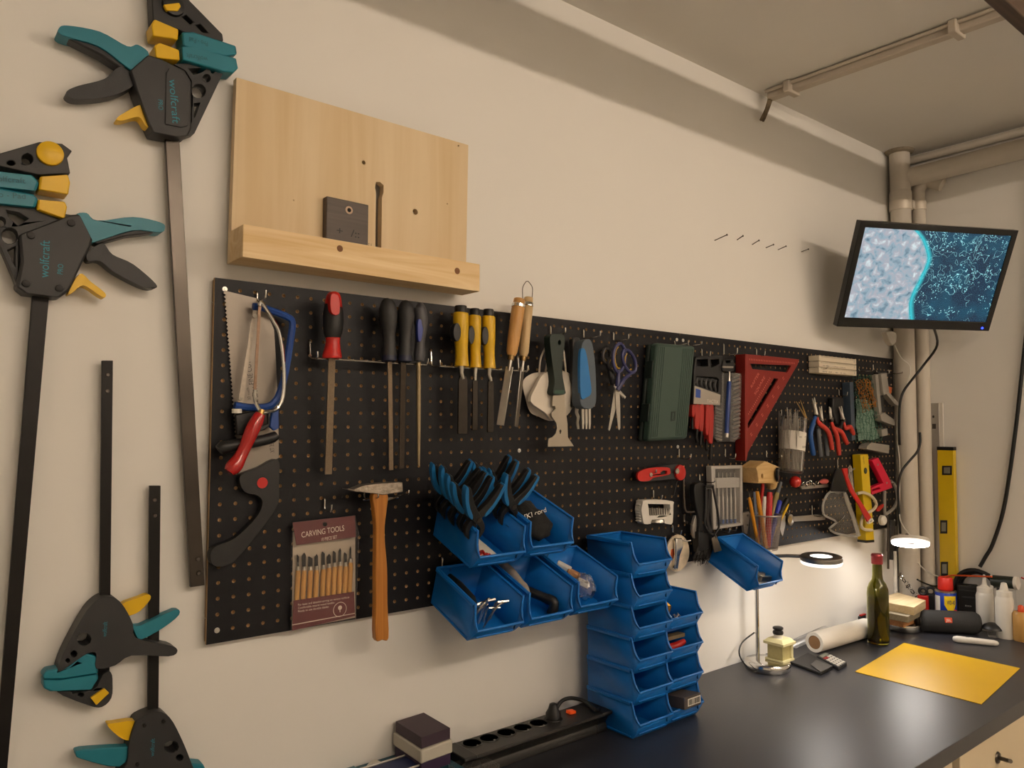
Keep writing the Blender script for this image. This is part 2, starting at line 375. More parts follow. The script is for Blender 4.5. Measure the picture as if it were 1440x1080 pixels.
q0, q1 = W(893, 779, 0), W(941, 773, 0)
text(PB2 if q0.x > xm else PB1, 'printed_lettering', 'PEGBOARD', Vector((q0.x, 0, q1.z-.006)), Vector((q1.x, 0, q1.z-.006)), BLT, lift=.0004)
q0, q1 = W(893, 792, 0), W(934, 787, 0)
text(PB1, 'printed_lettering', '1200 x 600', Vector((q0.x, 0, q1.z-.006)), Vector((q1.x, 0, q1.z-.006)), BLT, h=.008, lift=.0004)

# ------------------------------------------------------------------ plywood jig with the ledge
PLY = wood('birch_plywood', '#dfcaa6', '#d2b88e', 'z', 26, 0.6, 0.6)
PINE = wood('pine_batten', '#ead0a2', '#d6b27a', 'x', 45, 0.5, 1.6)
r = thing('plywood_jig', (0.245, 0, .6), 'pale plywood board with a slot and a pine ledge above the pegboard', 'board')
def jig(b):
    out = [(.0075, .9171), (.4867, .9138), (.482, .602), (.004, .602)]
    d = .012
    def C(u, v, rx): q = W(u, v, d); return [(q.x+rx*math.cos(k*math.pi/6), -d, q.z+rx*math.sin(k*math.pi/6)) for k in range(12)]
    a = W(533, 262, d); e = W(533.5, 346, d)
    slot = [(a.x-.0065, -d, e.z-.03), (a.x-.0065, -d, a.z-.012), (a.x-.009, -d, a.z-.004), (a.x-.006, -d, a.z+.007), (a.x+.002, -d, a.z+.009), (a.x+.010, -d, a.z+.004), (a.x+.010, -d, a.z-.010), (a.x+.0065, -d, a.z-.02), (a.x+.0065, -d, e.z-.03)]
    b.prism([(x, -d, z) for x, z in out], (0, .015, 0), [slot, C(511.5, 228.5, .004), C(584, 297.8, .006), C(644.6, 205, .002), C(629, 286.5, .0015), C(413, 281.6, .0012)])
part(r, 'panel', PLY, jig)
part(r, 'spacer', BATT, lambda b: (b.box((.25, .0105, .87), (.44, .0145, .03)), b.box((.25, .0105, .63), (.44, .0145, .03))))
part(r, 'ledge', PINE, lambda b: b.prism([(.0024, -.0725, .6014), (.4735, -.0725, .598), (.4735, -.0725, .6525), (.0024, -.0725, .6543)], (0, .060, 0)), .0012)
KN = mat('wood_knot', '#7a4f28', 0.6, var=.3, scale=300)
for u, v, s in ((478, 349.5, 1), (643, 381, 1.1)):
    q = W(u, v, .0725); part(r, 'knot', KN, lambda b: b.lathe((q.x, -.0722, q.z), [(0, .006*s), (.0006, .0056*s), (.0008, .002)], (0,-1,0), 14))
BLK = wood('dark_stained_block', '#5a5049', '#4a413c', 'x', 60, .5)
q = [W(*p, .028) for p in ((459.5, 275.5), (518.5, 287.5), (517.5, 346), (459, 334))]
sb = part(r, 'stop_block', BLK, lambda b: b.prism([(q[0].x, -.028, q[0].z), (q[1].x, -.028, q[0].z-.001), (q[1].x, -.028, .654), (q[0].x, -.028, .654)], (0, .0158, 0)), .0015)
q = W(491, 295.5, .028)
MATS['hole_dark'] = HOLE = mat('hole_dark', '#120e0b', 0.9)
part(sb, 'screw_hole', [mat('raw_rim', '#b79d86', .6), HOLE], lambda b: (b.lathe((q.x, -.0278, q.z), [(0,.0075),(.0006,.007)], (0,-1,0), 16), setattr(b, 'm', 1), b.lathe((q.x, -.0284, q.z), [(0,.004),(.0003,.0036)], (0,-1,0), 12)))
textpx(sb, '+  /::', (473, 329), (505, 335), .028, TEXTB, h=.014, name='pencil_mark')
# pen mark by the slot
textpx(r, '::', (517.5, 345), (522.5, 346), .012, TEXTB, h=.006, name='pencil_mark')

# ------------------------------------------------------------------ bar clamps
def S(pts, k, ox, oy): return [(x/k+ox, y/k+oy) for x, y in pts]
def clampscrew(parent, pts, d, k, ox, oy, r=.0045):
    for u, v in S(pts, k, ox, oy):
        q = W(u, v, d); part(parent, 'screw', BLKSTEEL, lambda b: b.lathe(q, [(0, r), (.002, r*.9), (.0024, r*.4)], (0,-1,0), 12))
# --- the large clamp with the bright bar
K1 = 845/360
a = lambda pts: S(pts, K1, 0, 0)
q = W(278, 824, .0)
r = thing('bar_clamp', (q.x, 0, q.z), 'large one-handed clamp with a bright steel bar, its handles reaching away from the plywood', 'clamp')
part(r, 'bar', [STEEL, BLKSTEEL], lambda b: b.prism([W(*p, .004) for p in ((231, 170), (251, 170), (288, 823), (268, 826))], (0, .008, 0)), .0008)
e = r.children[0]; e.data.materials[0] = mat('worn_bar_steel', '#4a4540', 0.3, 1.0, var=.4, scale=9)
for u, v in ((278.5, 786), (279.5, 806)):
    qq = W(u, v, .004); part(r, 'rivet', DSTEEL, lambda b: b.lathe(qq, [(0,.004),(.0015,.003)], (0,-1,0), 10))
bodyo = a([(430,232),(490,180),(535,195),(610,232),(632,270),(632,425),(620,448),(590,452),(505,436),(488,400),(452,300)])
body = part(r, 'body', GREYP, lambda b: b.plate(bodyo, .026, -.014), .003)
part(body, 'raised_panel', GREYP, lambda b: b.plate(a([(558,225),(600,240),(622,280),(620,415),(600,422),(545,410),(548,240)]), .0275, .0255), .001)
textpx(body, 'wolfcraft', (237.5, 111), (242.5, 173), .0275, TEXTT, h=.012)
textpx(body, 'PRO', (222, 140), (223, 154), .0262, TEXTT, h=.007)
hd = part(r, 'handle', GREYP, lambda b: b.plate(a([(205,112),(330,150),(425,215),(470,300),(455,320),(430,245),(330,180),(235,132)]), .018, -.008), .003)
part(hd, 'grip', TEAL, lambda b: b.plate(a(bez([(195,92),(225,84),(330,104),(420,152),(455,147),(492,180),(440,226),(415,218),(325,152),(205,116)], 4, True)), .022, -.01), .003)
part(r, 'trigger', GREYP, lambda b: b.plate(a(bez([(220,302),(255,284),(345,260),(390,222),(430,232),(442,280),(365,318),(265,328),(228,320)], 4, True)), .018, -.006), .003)
part(r, 'release_lever', YELP, lambda b: b.plate(a(bez([(385,393),(405,375),(466,345),(486,370),(498,416),(480,414),(458,386),(405,398)], 4, True)), .018, -.004), .002)
jaw = part(r, 'lower_jaw', GREYP, lambda b: b.plate(a([(575,212),(700,205),(745,218),(738,238),(642,440),(615,450),(634,400),(634,268),(612,232)]), .014, -.008, [a([(640,248),(668,238),(690,222),(620,226)]), a(circ(656,300,24,0)), a(circ(682,258,14,0)), a([(640,340),(662,338),(645,385),(640,390)]), a(circ(702,236,7,0))]), .0015)
part(jaw, 'web', CLEAR, lambda b: b.plate(a([(636,250),(690,235),(650,380),(638,392)]), .004, .003))
uj = part(r, 'fixed_jaw', GREYP, lambda b: b.plate(a([(500,-30),(520,-60),(600,-55),(625,0),(735,112),(738,135),(700,135),(600,104),(590,97),(505,66)]), .018, -.012, [a([(600,55),(615,48),(640,72),(628,80)]), a([(645,82),(662,78),(690,108),(668,106)])]), .0025)
qq = W(243, 9, .018); part(uj, 'lock_knob', BLACKP, lambda b: b.lathe(qq, [(0,.017),(.006,.016),(.007,.012)], (0,-1,0), 20))
part(uj, 'knob_key', YELP, lambda b: b.plate(a([(540,14),(592,8),(598,20),(588,36),(550,34)]), .027, .02), .0015)
for nm, pts in (('pad_holder', [(500,78),(510,63),(590,97),(588,130),(505,118)]), ('pad_holder', [(510,150),(525,140),(592,165),(594,198),(515,190)])):
    part(r, nm, YELP, lambda b: b.plate(a(pts), .024, -.01), .002)
for pts in ([(600,104),(640,104),(780,150),(784,178),(752,186),(604,150)], [(600,152),(640,152),(780,192),(787,225),(770,240),(740,236),(604,196)]):
    part(r, 'jaw_pad', TEAL, lambda b: b.plate(a(pts), .024, -.012), .003)
textpx(r, 'wolfcraft', (292, 81), (262, 75), .0245, mat('dark_teal_emboss', '#125463', .5), h=.008)
textpx(r, 'Pro - Pad', (292, 59), (266, 52), .0245, MATS['dark_teal_emboss'], h=.008)
# --- the large clamp with the black bar, head turned the other way
q = W(2, 1078, 0)
r = thing('bar_clamp', (q.x, 0, q.z), 'large one-handed clamp with a long black bar and a round yellow knob', 'clamp')
part(r, 'bar', BLKSTEEL, lambda b: b.prism([W(*p, .004) for p in ((46.5, 400), (70.5, 400), (6, 1130), (-12, 1130))], (0, .008, 0)), .0008)
bodyo = a([(62,775),(235,708),(262,706),(306,792),(302,806),(228,960),(198,982),(80,966),(54,945),(70,860)])
body = part(r, 'body', GREYP, lambda b: b.plate(bodyo, .026, -.014), .003)
clampscrew(body, [(102,777),(235,736),(86,936),(196,952)], .026, K1, 0, 0, .0055)
textpx(body, 'wolfcraft', (68, 391), (70, 339), .026, TEXTT, h=.012)
textpx(body, 'PRO', (88, 386), (89, 372), .026, TEXTT, h=.007)
hd = part(r, 'handle', GREYP, lambda b: b.plate(a([(300,792),(320,790),(440,758),(530,758),(505,768),(420,778),(320,806)]), .018, -.008), .002)
part(hd, 'grip', TEAL, lambda b: b.plate(a(bez([(250,714),(286,703),(322,728),(440,716),(530,734),(545,752),(528,767),(440,760),(320,796),(298,792)], 4, True)), .022, -.01), .003)
part(r, 'trigger', GREYP, lambda b: b.plate(a(bez([(288,835),(338,803),(372,840),(440,872),(514,936),(508,952),(470,946),(380,900),(330,862),(292,862)], 4, True)), .018, -.006), .003)
part(r, 'release_lever', YELP, lambda b: b.plate(a(bez([(226,966),(264,903),(300,930),(346,966),(346,982),(330,976),(275,942),(240,966)], 4, True)), .018, -.004), .002)
part(r, 'lower_jaw', GREYP, lambda b: b.plate(a([(-130,640),(-110,628),(125,690),(240,710),(70,776),(62,830),(56,940),(0,812),(-60,740)]), .014, -.008, [a(circ(32,778,27,0)), a(circ(2,732,17,0)), a([(20,692),(60,700),(95,722),(60,745),(30,720)]), a([(24,826),(52,812),(50,880)])]), .0015)
part(r, 'fixed_jaw', GREYP, lambda b: b.plate(a([(-140,560),(-60,520),(0,506),(130,468),(205,474),(238,498),(222,520),(232,572),(130,577),(0,548),(-120,580)]), .018, -.012, [a(circ(90,525,19,0)), a(circ(36,538,14,0,10,9))]), .0025)
qq = W(70.3, 216.5, .018); part(r, 'lock_knob', YELP, lambda b: b.lathe(qq, [(0,.0175),(.005,.017),(.006,.015)], (0,-1,0), 28))
for pts in ([(132,582),(225,576),(232,602),(226,642),(128,625)], [(125,658),(215,666),(222,682),(214,722),(123,690)]):
    part(r, 'pad_holder', YELP, lambda b: b.plate(a(pts), .024, -.01), .002)
for pts in ([(-120,572),(-20,562),(110,578),(130,602),(120,630),(-110,606)], [(-125,612),(-20,615),(110,640),(127,655),(118,684),(-120,660)]):
    part(r, 'jaw_pad', TEAL, lambda b: b.plate(a(pts), .024, -.012), .003)
textpx(r, 'wolfcraft', (-14, 254), (36, 258), .0245, MATS['dark_teal_emboss'], h=.008)
textpx(r, 'Pro - Pad', (-14, 276), (36, 280), .0245, MATS['dark_teal_emboss'], h=.008)
# --- two small clamps hanging head down
K2, OY = 557/320, 460
a2 = lambda pts: S(pts, K2, 0, OY)
q = W(140, 985, 0)
r = thing('small_bar_clamp', (q.x, 0, q.z), 'small teal and black clamp hanging head down, its bar reaching higher than its twin', 'clamp')
part(r, 'bar', BLKSTEEL, lambda b: b.prism([W(*p, .0) for p in ((143.5, 507), (159, 507), (154, 960), (139, 960))], (0, .006, 0)), .0006)
for u, v in ((151.5, 527), (150.8, 550)):
    qq = W(u, v, .0); part(r, 'rivet', DSTEEL, lambda b: b.lathe(qq, [(0,.0032),(.0015,.0025)], (0,-1,0), 10))
part(r, 'body', GREYP, lambda b: b.plate(a2(bez([(243,664),(262,660),(284,664),(306,688),(326,728),(334,762),(420,780),(434,795),(412,806),(322,804),(282,828),(236,836),(236,800),(212,800),(150,842),(144,828),(168,772),(212,694)], 3, True)), .018, -.014, [a2(circ(206,764,18,0,10,16)), a2(circ(181,800,9,0,8)), a2(circ(166,816,6,0,8))]), .0025)
textpx(r, 'wolfcraft', (149.5, 895), (151, 874), .0185, TEXTT, h=.006)
part(r, 'release_lever', YELP, lambda b: b.plate(a2(bez([(296,680),(340,662),(362,654),(369,665),(342,696),(308,707)], 3, True)), .012, -.004), .0015)
part(r, 'trigger', TEAL, lambda b: b.plate(a2(bez([(325,728),(345,730),(428,692),(438,705),(400,736),(348,764),(334,756)], 3, True)), .012, -.006), .002)
for pts in ([(105,852),(115,841),(168,832),(206,798),(236,806),(240,848),(150,862),(107,862)], [(106,864),(150,864),(240,850),(240,862),(224,888),(122,892),(107,884)]):
    part(r, 'jaw_pad', TEAL, lambda b: b.plate(a2(pts), .016, -.01), .002)
uj = part(r, 'fixed_jaw', GREYP, lambda b: b.plate(a2(bez([(140,893),(225,890),(252,850),(272,846),(276,872),(273,908),(250,930),(216,926)], 3, True)), .012, -.01, [a2(circ(198,900,8,0,8,6))]), .002)
part(uj, 'knob_key', YELP, lambda b: b.plate(a2([(222,908),(256,885),(268,896),(236,926)]), .018, .012), .001)
q = W(205, 1125, 0)
r = thing('small_bar_clamp', (q.x, 0, q.z), 'small teal and black clamp hanging head down, the lower of the pair', 'clamp')
part(r, 'bar', BLKSTEEL, lambda b: b.prism([W(*p, .0) for p in ((210.5, 683), (226, 683), (222, 1110), (207, 1110))], (0, .006, 0)), .0006)
for u, v in ((217.5, 703), (217.8, 725)):
    qq = W(u, v, .0); part(r, 'rivet', DSTEEL, lambda b: b.lathe(qq, [(0,.0032),(.0015,.0025)], (0,-1,0), 10))
body = part(r, 'body', GREYP, lambda b: b.plate(a2(bez([(340,958),(385,941),(416,956),(442,1002),(466,1060),(480,1110),(440,1140),(360,1160),(290,1140),(296,1090),(312,1066),(316,1020),(328,978)], 3, True)), .018, -.014, [a2(circ(420,1028,18,0,10,15)), a2(circ(440,1054,9,0,8))]), .0025)
clampscrew(body, [(353,975),(400,965),(336,1070)], .018, K2, 0, OY, .003)
textpx(body, 'wolfcraft', (216.5, 1063), (217.5, 1038), .0185, TEXTT, h=.006)
part(r, 'release_lever', YELP, lambda b: b.plate(a2(bez([(264,972),(276,970),(330,964),(340,985),(326,1010),(300,1008),(270,984)], 3, True)), .012, -.004), .0015)
part(r, 'trigger', TEAL, lambda b: b.plate(a2(bez([(186,1046),(198,1035),(308,1028),(322,1030),(292,1077),(200,1058)], 3, True)), .012, -.006), .002)
part(r, 'jaw_pad', TEAL, lambda b: b.plate(a2([(394,1072),(420,1064),(498,1070),(504,1084),(480,1100),(400,1100)]), .016, -.01), .002)
# ------------------------------------------------------------------ hooks
def hook(u, v, what, ln=.032, up=.012, drop=.02, cat='hook'):
    """wire hook whose hole shows at pixel (u, v)"""
    p = W(u, v, 0); x, z = p.x, p.z
    b = MB(); b.tube(bez([(x, .003, z), (x, -.003, z), (x, -.0045, z-.004), (x, -.0045, z-drop+.004), (x, -.008, z-drop), (x, -.02, z-drop-.001), (x, -ln, z-drop), (x, -ln-.003, z-drop+up)], 4), .0016, 6)
    return tag(b.build('pegboard_hook', WIRE), 'silver wire hook '+what, 'hook', 'wire hooks in the pegboard holes')
def pxpath(pts): return [W(u, v, d) for u, v, d in pts]
def rod(b, pts, d, n=16):   # lathe-like body along pixel points (u, v, half-width px)
    P = [W(u, v, d if not callable(d) else d(v)) for u, v, w in pts]
    b.tube(P, [rad(p, w) for p, (u, v, w) in zip(P, pts)], n)

# ------------------------------------------------------------------ saws on the first hook
hook(360.5, 411, 'carrying the three saws', .04, .014, .016)
K6, K7 = 6.75, 6.75
c6 = lambda pts: S(pts, K6, 295, 395)
c7 = lambda pts: S(pts, K7, 290, 545)
q = W(310, 795, 0)
r = thing('pull_saw', (q.x, 0, q.z), 'pull saw with a wide steel blade and black plastic handle with a red dot', 'saw')
left = []
tl, tr_, n = (317.2, 409), (337.0, 666), 46
for i in range(n):
    t = i/n; u = tl[0]+(tr_[0]-tl[0])*t; v = tl[1]+(tr_[1]-tl[1])*t
    left += [(u, v), (u-2.6, v+(tr_[1]-tl[1])/n*.5)]
blade = left+[(337, 668), (392, 644), (392, 619), (390.5, 560), (388, 505), (385.4, 464), (378, 445), (363, 420)]
BLADE = mat('saw_blade', '#857d74', 0.42, 0.6, var=.05, scale=8)
bl = part(r, 'blade', BLADE, lambda b: b.plate(blade, .0050, .0038), smooth=0)
DK = mat('etched_print', '#3c3732', .6)
textpx(bl, 'FINE CUT', (357, 540), (352, 507), .0051, DK, h=.009)
textpx(bl, 'PULL SAW', (364, 580), (361.5, 540), .0051, DK, h=.009)
textpx(bl, '3D teeth', (352.5, 562), (350, 545), .0051, DK, h=.005)
textpx(bl, 'XT 350', (386, 636), (384.5, 620), .0051, DK, h=.008)
hd = part(r, 'handle', BLACKP, lambda b: b.plate(bez([(338,669),(364,657),(391,646),(392.5,680),(391.5,708),(372,738),(340,778),(322,794),(301,796),(295.5,780),(304,768),(330,757),(360,728),(369,707),(362,697),(343,691)], 4, True), .018, .0015), .005)
qd = W(369, 679, .018); part(hd, 'red_dot', RED, lambda b: b.lathe(qd, [(0,.0092),(.0006,.009)], (0,-1,0), 20))
# blue mini hacksaw
q = W(345, 640, 0)
r = thing('mini_hacksaw', (q.x, 0, q.z), 'small hacksaw with a blue frame and black grip hung over the pull saw', 'saw')
BLUEF = mat('blue_frame', '#173f86', 0.4, var=.08)
dd = .024
part(r, 'frame', BLUEF, lambda b: b.tube(bez(pxpath([(356,431,dd),(366,432,dd),(382,437,dd),(403,445,dd),(411,453,dd),(409,475,dd),(402,520,dd),(395,548,dd),(388,563,dd),(376,572,dd),(350,573,dd),(330,570,dd)]), 5), .0062, 8))
part(r, 'handle_bracket', BLUEF, lambda b: b.plate([(383,575),(392,572),(393,602),(386,606),(379,600)], .028, .02), .002)
part(r, 'blade', mat('hacksaw_blade', '#8c8378', .35, .9, var=.25, scale=120), lambda b: b.prism(pxpath([(356,436,.026),(361,437,.026),(342,566,.026),(335,565,.026)]), (0,.001,0)))
part(r, 'tension_nut', WHITEP, lambda b: b.lathe(W(333,578,.024), [(-.0035,.008),(.0035,.008)], (0,0,1), 12))
part(r, 'blade_pin', STEEL, lambda b: (b.cyl(W(358.5,444,.018), W(358.5,444,.031), .0035, n=10), b.cyl(W(338.5,561,.018), W(338.5,561,.031), .003, n=10)))
gr = part(r, 'grip', BLACKP, lambda b: rod(b, [(308,633,8),(312,630,10.5),(330,626,9.5),(350,623,8.5),(370,619,8),(384,615,8),(389,612,6.5)], .03, 18))
part(r, 'guard', BLACKP, lambda b: b.plate([(331,583),(378,575),(381,598),(372,605),(345,612),(334,612)], .027, .02, [[(359,583),(376,579),(377,596),(362,601)]]), .002)
# coping saw with the red handle
q = W(345, 660, 0)
r = thing('junior_saw', (q.x, 0, q.z), 'junior saw with a bent chrome wire frame and glossy red handle', 'saw')
dd = .038
part(r, 'frame', CHROME, lambda b: b.tube(bez(pxpath([(367,579,.044),(376,579,.042),(388,576,dd),(396,564,dd),(399.4,543,dd),(398.5,505,dd),(393,468,dd),(384,450,dd),(375,436,dd),(369,427,dd),(366,425,dd),(364.5,430,dd)]), 6), .0032, 8))
part(r, 'blade', mat('rusty_blade', '#7c6452', .45, .7, var=.3, scale=150), lambda b: b.prism(pxpath([(363.5,427,dd),(367.5,428,dd),(360.5,549,dd),(356.5,548,dd)]), (0,.0012,0)))
part(r, 'blade_hook', CHROME, lambda b: b.tube(bez(pxpath([(358.5,548,dd),(357.5,556,dd),(360,567,.04),(366,578,.043)]), 5), .003, 8))
part(r, 'handle', mat('glossy_red', '#a81a18', 0.18, var=.05, coat=.5), lambda b: rod(b, bez([(366,582,7.5),(362,590,9.5),(356,602,10.5),(350,616,10),(344,630,9),(338,642,9.5),(332,652,11.5),(326,659,11.5),(322,664,8)], 3), .044, 20))
part(r, 'ferrule', mat('brass', '#c9a060', .3, 1.0), lambda b: rod(b, [(368.5,576,4.2),(366.5,582,4.6)], .044, 14))

# ------------------------------------------------------------------ wire tool racks
def rack(a, c, n, label, d=.036):
    p, e = W(*a, d), W(*c, d)
    r = thing('wire_tool_rack', ((p.x+e.x)/2, 0, p.z-.005), label, 'tool rack')
    L = (e-p).length
    ends = []
    for q, sgn in ((p, -1), (e, 1)):
        part(r, 'arm', WIRE, lambda b: b.tube(bez([(q.x, .002, q.z+.034), (q.x, -.004, q.z+.034), (q.x, -.006, q.z+.02), (q.x, -.008, q.z+.006), (q.x, -.014, q.z), (q.x, -d, q.z), (q.x+sgn*.001, -d-.003, q.z+.012)], 4), .0017, 6))
    part(r, 'rail', WIRE, lambda b: b.tube([p, e], .0016, 6))
    def wave(b):
        P = []; k = int(L/.0254)*2
        for i in range(k*6+1):
            t = i/(k*6); P.append(p+(e-p)*t+Vector((0, .012+.012*math.cos(t*k*math.pi), .0015)))
        b.tube(P, .0015, 6)
    part(r, 'wave_wire', WIRE, wave)
    return r
rack((446, 504), (600, 513), 8, 'silver wire rack that holds the red and dark handled files')
rack((618, 515), (741, 522), 6, 'silver wire rack that holds the yellow and wooden chisels')

# ------------------------------------------------------------------ files
DF = .042
def file_tool(label, handle, blade, mh, group=None, extra=None, taper=.3, cat='file', flat=True, name='hand_file'):
    q = W(blade[1][0], blade[1][1], DF)
    r = thing(name, (q.x, -DF, q.z), label, cat, group)
    h = part(r, 'handle', mh, lambda b: rod(b, bez(handle, 3), DF, 20))
    p, e = W(blade[0][0], blade[0][1], DF), W(blade[1][0], blade[1][1], .022 if flat else .03)
    if flat: part(r, 'blade', blade[3], lambda b: b.bar(p, e, blade[2], blade[2]*taper, (-.15, -1, 0)), .0004)
    else: part(r, 'blade', blade[3], lambda b: b.tube([p, p.lerp(e, .5), e], [blade[2]*.5, blade[2]*.48, blade[2]*.3], 10))
    if extra: extra(r, h)
    return r
FILEM = mat('file_steel', '#8a7a66', .4, .9, var=.2, scale=250, bump=.6, bscale=1500)
def redfile(r, h):
    part(h, 'grip', BLACKP, lambda b: rod(b, bez([(468.5,428,12.2),(468.5,440,14.4),(468.5,455,14.6),(468,468,13.2),(468,475,11)], 3), DF, 20))
    part(h, 'inlay', RED, lambda b: b.plate(bez([(467,413),(476,416),(478,430),(477,441),(471,443),(466,438),(464.5,424)], 3, True), DF+.0205, DF+.010), .002)
    part(h, 'collar', RED, lambda b: rod(b, bez([(468,474,10.5),(468,482,10.4),(467.5,492,12),(467,500,14),(467,504,13.5)], 3), DF, 20))
file_tool('large flat file with a red and black handle', [(469.5,410,3),(469.5,413,8.5),(469,422,11.5),(468.5,440,13.8),(468.5,455,14),(468,468,12.5),(468,478,10)], ((466.5,504), (461.5,667), .0125, FILEM), RED, None, redfile)
def neckring(u, v, w):
    return lambda r, h: part(h, 'collar', mat('dark_blue_collar', '#1b2138', .5), lambda b: rod(b, [(u,v,w),(u,v+9,w*1.05),(u,v+11,w*.7)], DF, 18))
file_tool('flat file with a plain dark grey handle beside the gap in the rack', [(546,420,3),(545.5,423,8),(545.5,432,12),(546,443,13.2),(546.5,458,11),(547,472,9),(547,485,9.5),(547,500,11)], ((548,507), (550,661), .0085, FILEM), GREYP, None, neckring(547,498,10.5))
file_tool('half-round file with a plain dark grey handle between two other files', [(572,423,3),(571.5,426,8),(571,435,11.5),(571,446,12.4),(570.5,460,10.5),(570,473,8.6),(569.5,486,9),(569,500,10.5)], ((567,508), (564.5,659), .0105, mat('dark_file', '#4c443b', .4, .9, var=.2, bump=.6, bscale=1500)), GREYP, None, neckring(569,499,10))
def inl(r, h): part(h, 'inlay', mat('blue_inlay', '#2b3a86', .4), lambda b: b.plate(bez([(588,450),(594,452),(595,466),(592,480),(588,476)], 3, True), DF+.0115, DF+.004), .001)
file_tool('round file with a slim grey and blue handle', [(588,428,4),(590,431,7.5),(591.5,442,9.5),(592,455,9.6),(591.5,468,8),(590.5,482,7),(590,496,8),(589.5,508,7)], ((588.5,510), (588.8,655), .009, mat('round_file', '#a08f70', .4, .8, var=.2)), mat('grey_handle', '#46464a', .45), None, inl, flat=False)

# ------------------------------------------------------------------ chisels
DC = .042
YELH = mat('yellow_handle', '#cfa514', .38, var=.05)
def ychisel(label, uc, w, top, bot, bx0, bx1, by):
    q = W((bx0+bx1)/2, by, DC)
    r = thing('wood_chisel', (q.x, -DC, q.z), label, 'chisel', None)
    h = part(r, 'handle', YELH, lambda b: rod(b, bez([(uc,top+10,w*.9),(uc,top+14,w),(uc+.3,top+40,w*.97),(uc+.8,top+60,w*.82),(uc+1.2,bot-8,w*.86),(uc+1.2,bot,w*.95)], 3), DC, 20))
    part(h, 'cap', BLACKP, lambda b: rod(b, [(uc,top,w*.72),(uc,top+1.5,w*.8),(uc,top+12,w*.8)], DC, 18))
    part(h, 'grip_dot', BLACKP, lambda b: b.plate(circ(uc-w*.45, top+37, w*.5, 0, 16, 13), DC+rad(W(uc,top+37,DC), w)*.98, DC+.002), .0015)
    part(r, 'neck', STEEL, lambda b: rod(b, [(uc+1,bot,w*.38),(uc+.5,bot+9,w*.3),((bx0+bx1)/2,bot+18,w*.24)], DC, 12))
    part(r, 'blade', mat('chisel_blade', '#3b3733', .25, 1.0, var=.2), lambda b: (b.plate([(bx0+1,bot+20),(bx0+3,bot+13),(bx1-3,bot+13),(bx1,bot+20),(bx1,by-6),(bx1-.5,by),(bx0,by),(bx0,by-6)], DC+.0015, DC-.0025)), .0006)
    return r
ychisel('yellow handled wood chisel with the widest blade of the three', 648, 11, 430, 515, 644.5, 657.7, 610)
ychisel('yellow handled wood chisel with the narrowest blade, between two others', 667.5, 9, 434, 517, 664.5, 672, 605)
ychisel('yellow handled wood chisel with a medium blade beside the wooden chisels', 687, 9.5, 435, 518, 686, 694.5, 608)
ASH = wood('ash_handle', '#cfa064', '#b98646', 'z', 90, .45); ASH2 = wood('pale_ash_handle', '#cdb48a', '#b99a6a', 'z', 90, .45)
def wchisel(label, m, top, bot, w0, w1, blade, d):
    q = W(*blade[1], d)
    r = thing('wooden_chisel', (q.x, -d, q.z), label, 'chisel')
    f = lambda t: (top[0]+(bot[0]-top[0])*t, top[1]+(bot[1]-top[1])*t)
    h = part(r, 'handle', m, lambda b: rod(b, [(*f(.0),w0*.7),(*f(.01),w0*.85),(*f(.12),w0*.9),(*f(.13),w0*.98),(*f(.3),w0),(*f(.7),w0*.95),(*f(.93),w1),(*f(1),w1*.75)], d, 20))
    part(h, 'hoop', CHROME, lambda b: rod(b, [(*f(.09),w0*.95),(*f(.10),w0*1.04),(*f(.15),w0*1.04),(*f(.16),w0*.9)], d, 20))
    part(h, 'ferrule', mat('brass_ferrule', '#8f7650', .35, 1.0), lambda b: rod(b, [(*f(.98),w1*.7),(*f(1.08),w1*.62)], d, 16))
    p, e = W(*f(1.06), d), W(*blade[1], d)
    part(r, 'shank', STEEL, lambda b: b.tube([p, p.lerp(e, .18)], [.0045, .0035], 10))
    part(r, 'blade', STEEL, lambda b: b.bar(p.lerp(e, .12), e, blade[2], blade[3], blade[4]), .0006)
wchisel('chisel with an orange-brown wooden handle, its blade turned edge on', ASH, (730.5, 420), (719, 500), 9.3, 7.8, (0, (703.5, 598), .0035, .016, (.6, -.9, 0)), .046)
wchisel('chisel with a paler wooden handle right beside the orange-brown one', ASH2, (743.5, 418), (736, 501), 7.3, 7, (0, (725.5, 600), .017, .0035, (.5, -1, 0)), .036)
b = MB(); b.tube(bez([W(735,436,.018), W(735,420,.018), W(735,405,.018), W(739,397,.018), W(741.5,395.5,.018), W(744,397,.018), W(748.7,405,.018), W(748.2,420,.018), W(748,436,.018)], 5), .0009, 6)
tag(b.build('wire_loop', DSTEEL), 'thin bent wire loop sticking up behind the wooden chisels', 'wire loop')

# ------------------------------------------------------------------ mask, scrapers, scissors
K8 = 3.858
c8 = lambda pts: S(pts, K8, 680, 380)
hook(772.5, 459, 'carrying the dust mask and the green handled scraper', .05)
q = W(775, 592, 0)
r = thing('dust_mask', (q.x, -.02, q.z), 'white folded dust mask hanging by its straps', 'mask')
MASKM = mat('mask_fabric', '#ddd3c4', .85, var=.03, bump=.15, bscale=900)
def dome(b, out, d, bulge, n=6):
    P = [W(u, v, d) for u, v in out]; c = sum(P, Vector())/len(P); k = len(P); vs = []
    for i in range(n+1):
        t = i/n
        for p in P:
            w = c.lerp(p, t); w.y -= bulge*(1-t*t); vs.append(w)
    fs = [(i*k+j, i*k+(j+1) % k, (i+1)*k+(j+1) % k, (i+1)*k+j) for i in range(n) for j in range(k)]
    b.add(vs, fs); 
part(r, 'shell', MASKM, lambda b: dome(b, c8(bez([(213,605),(260,562),(330,552),(440,548),(490,588),(520,642),(494,715),(455,786),(370,818),(300,795),(252,768),(226,690)], 4, True)), .008, .022))
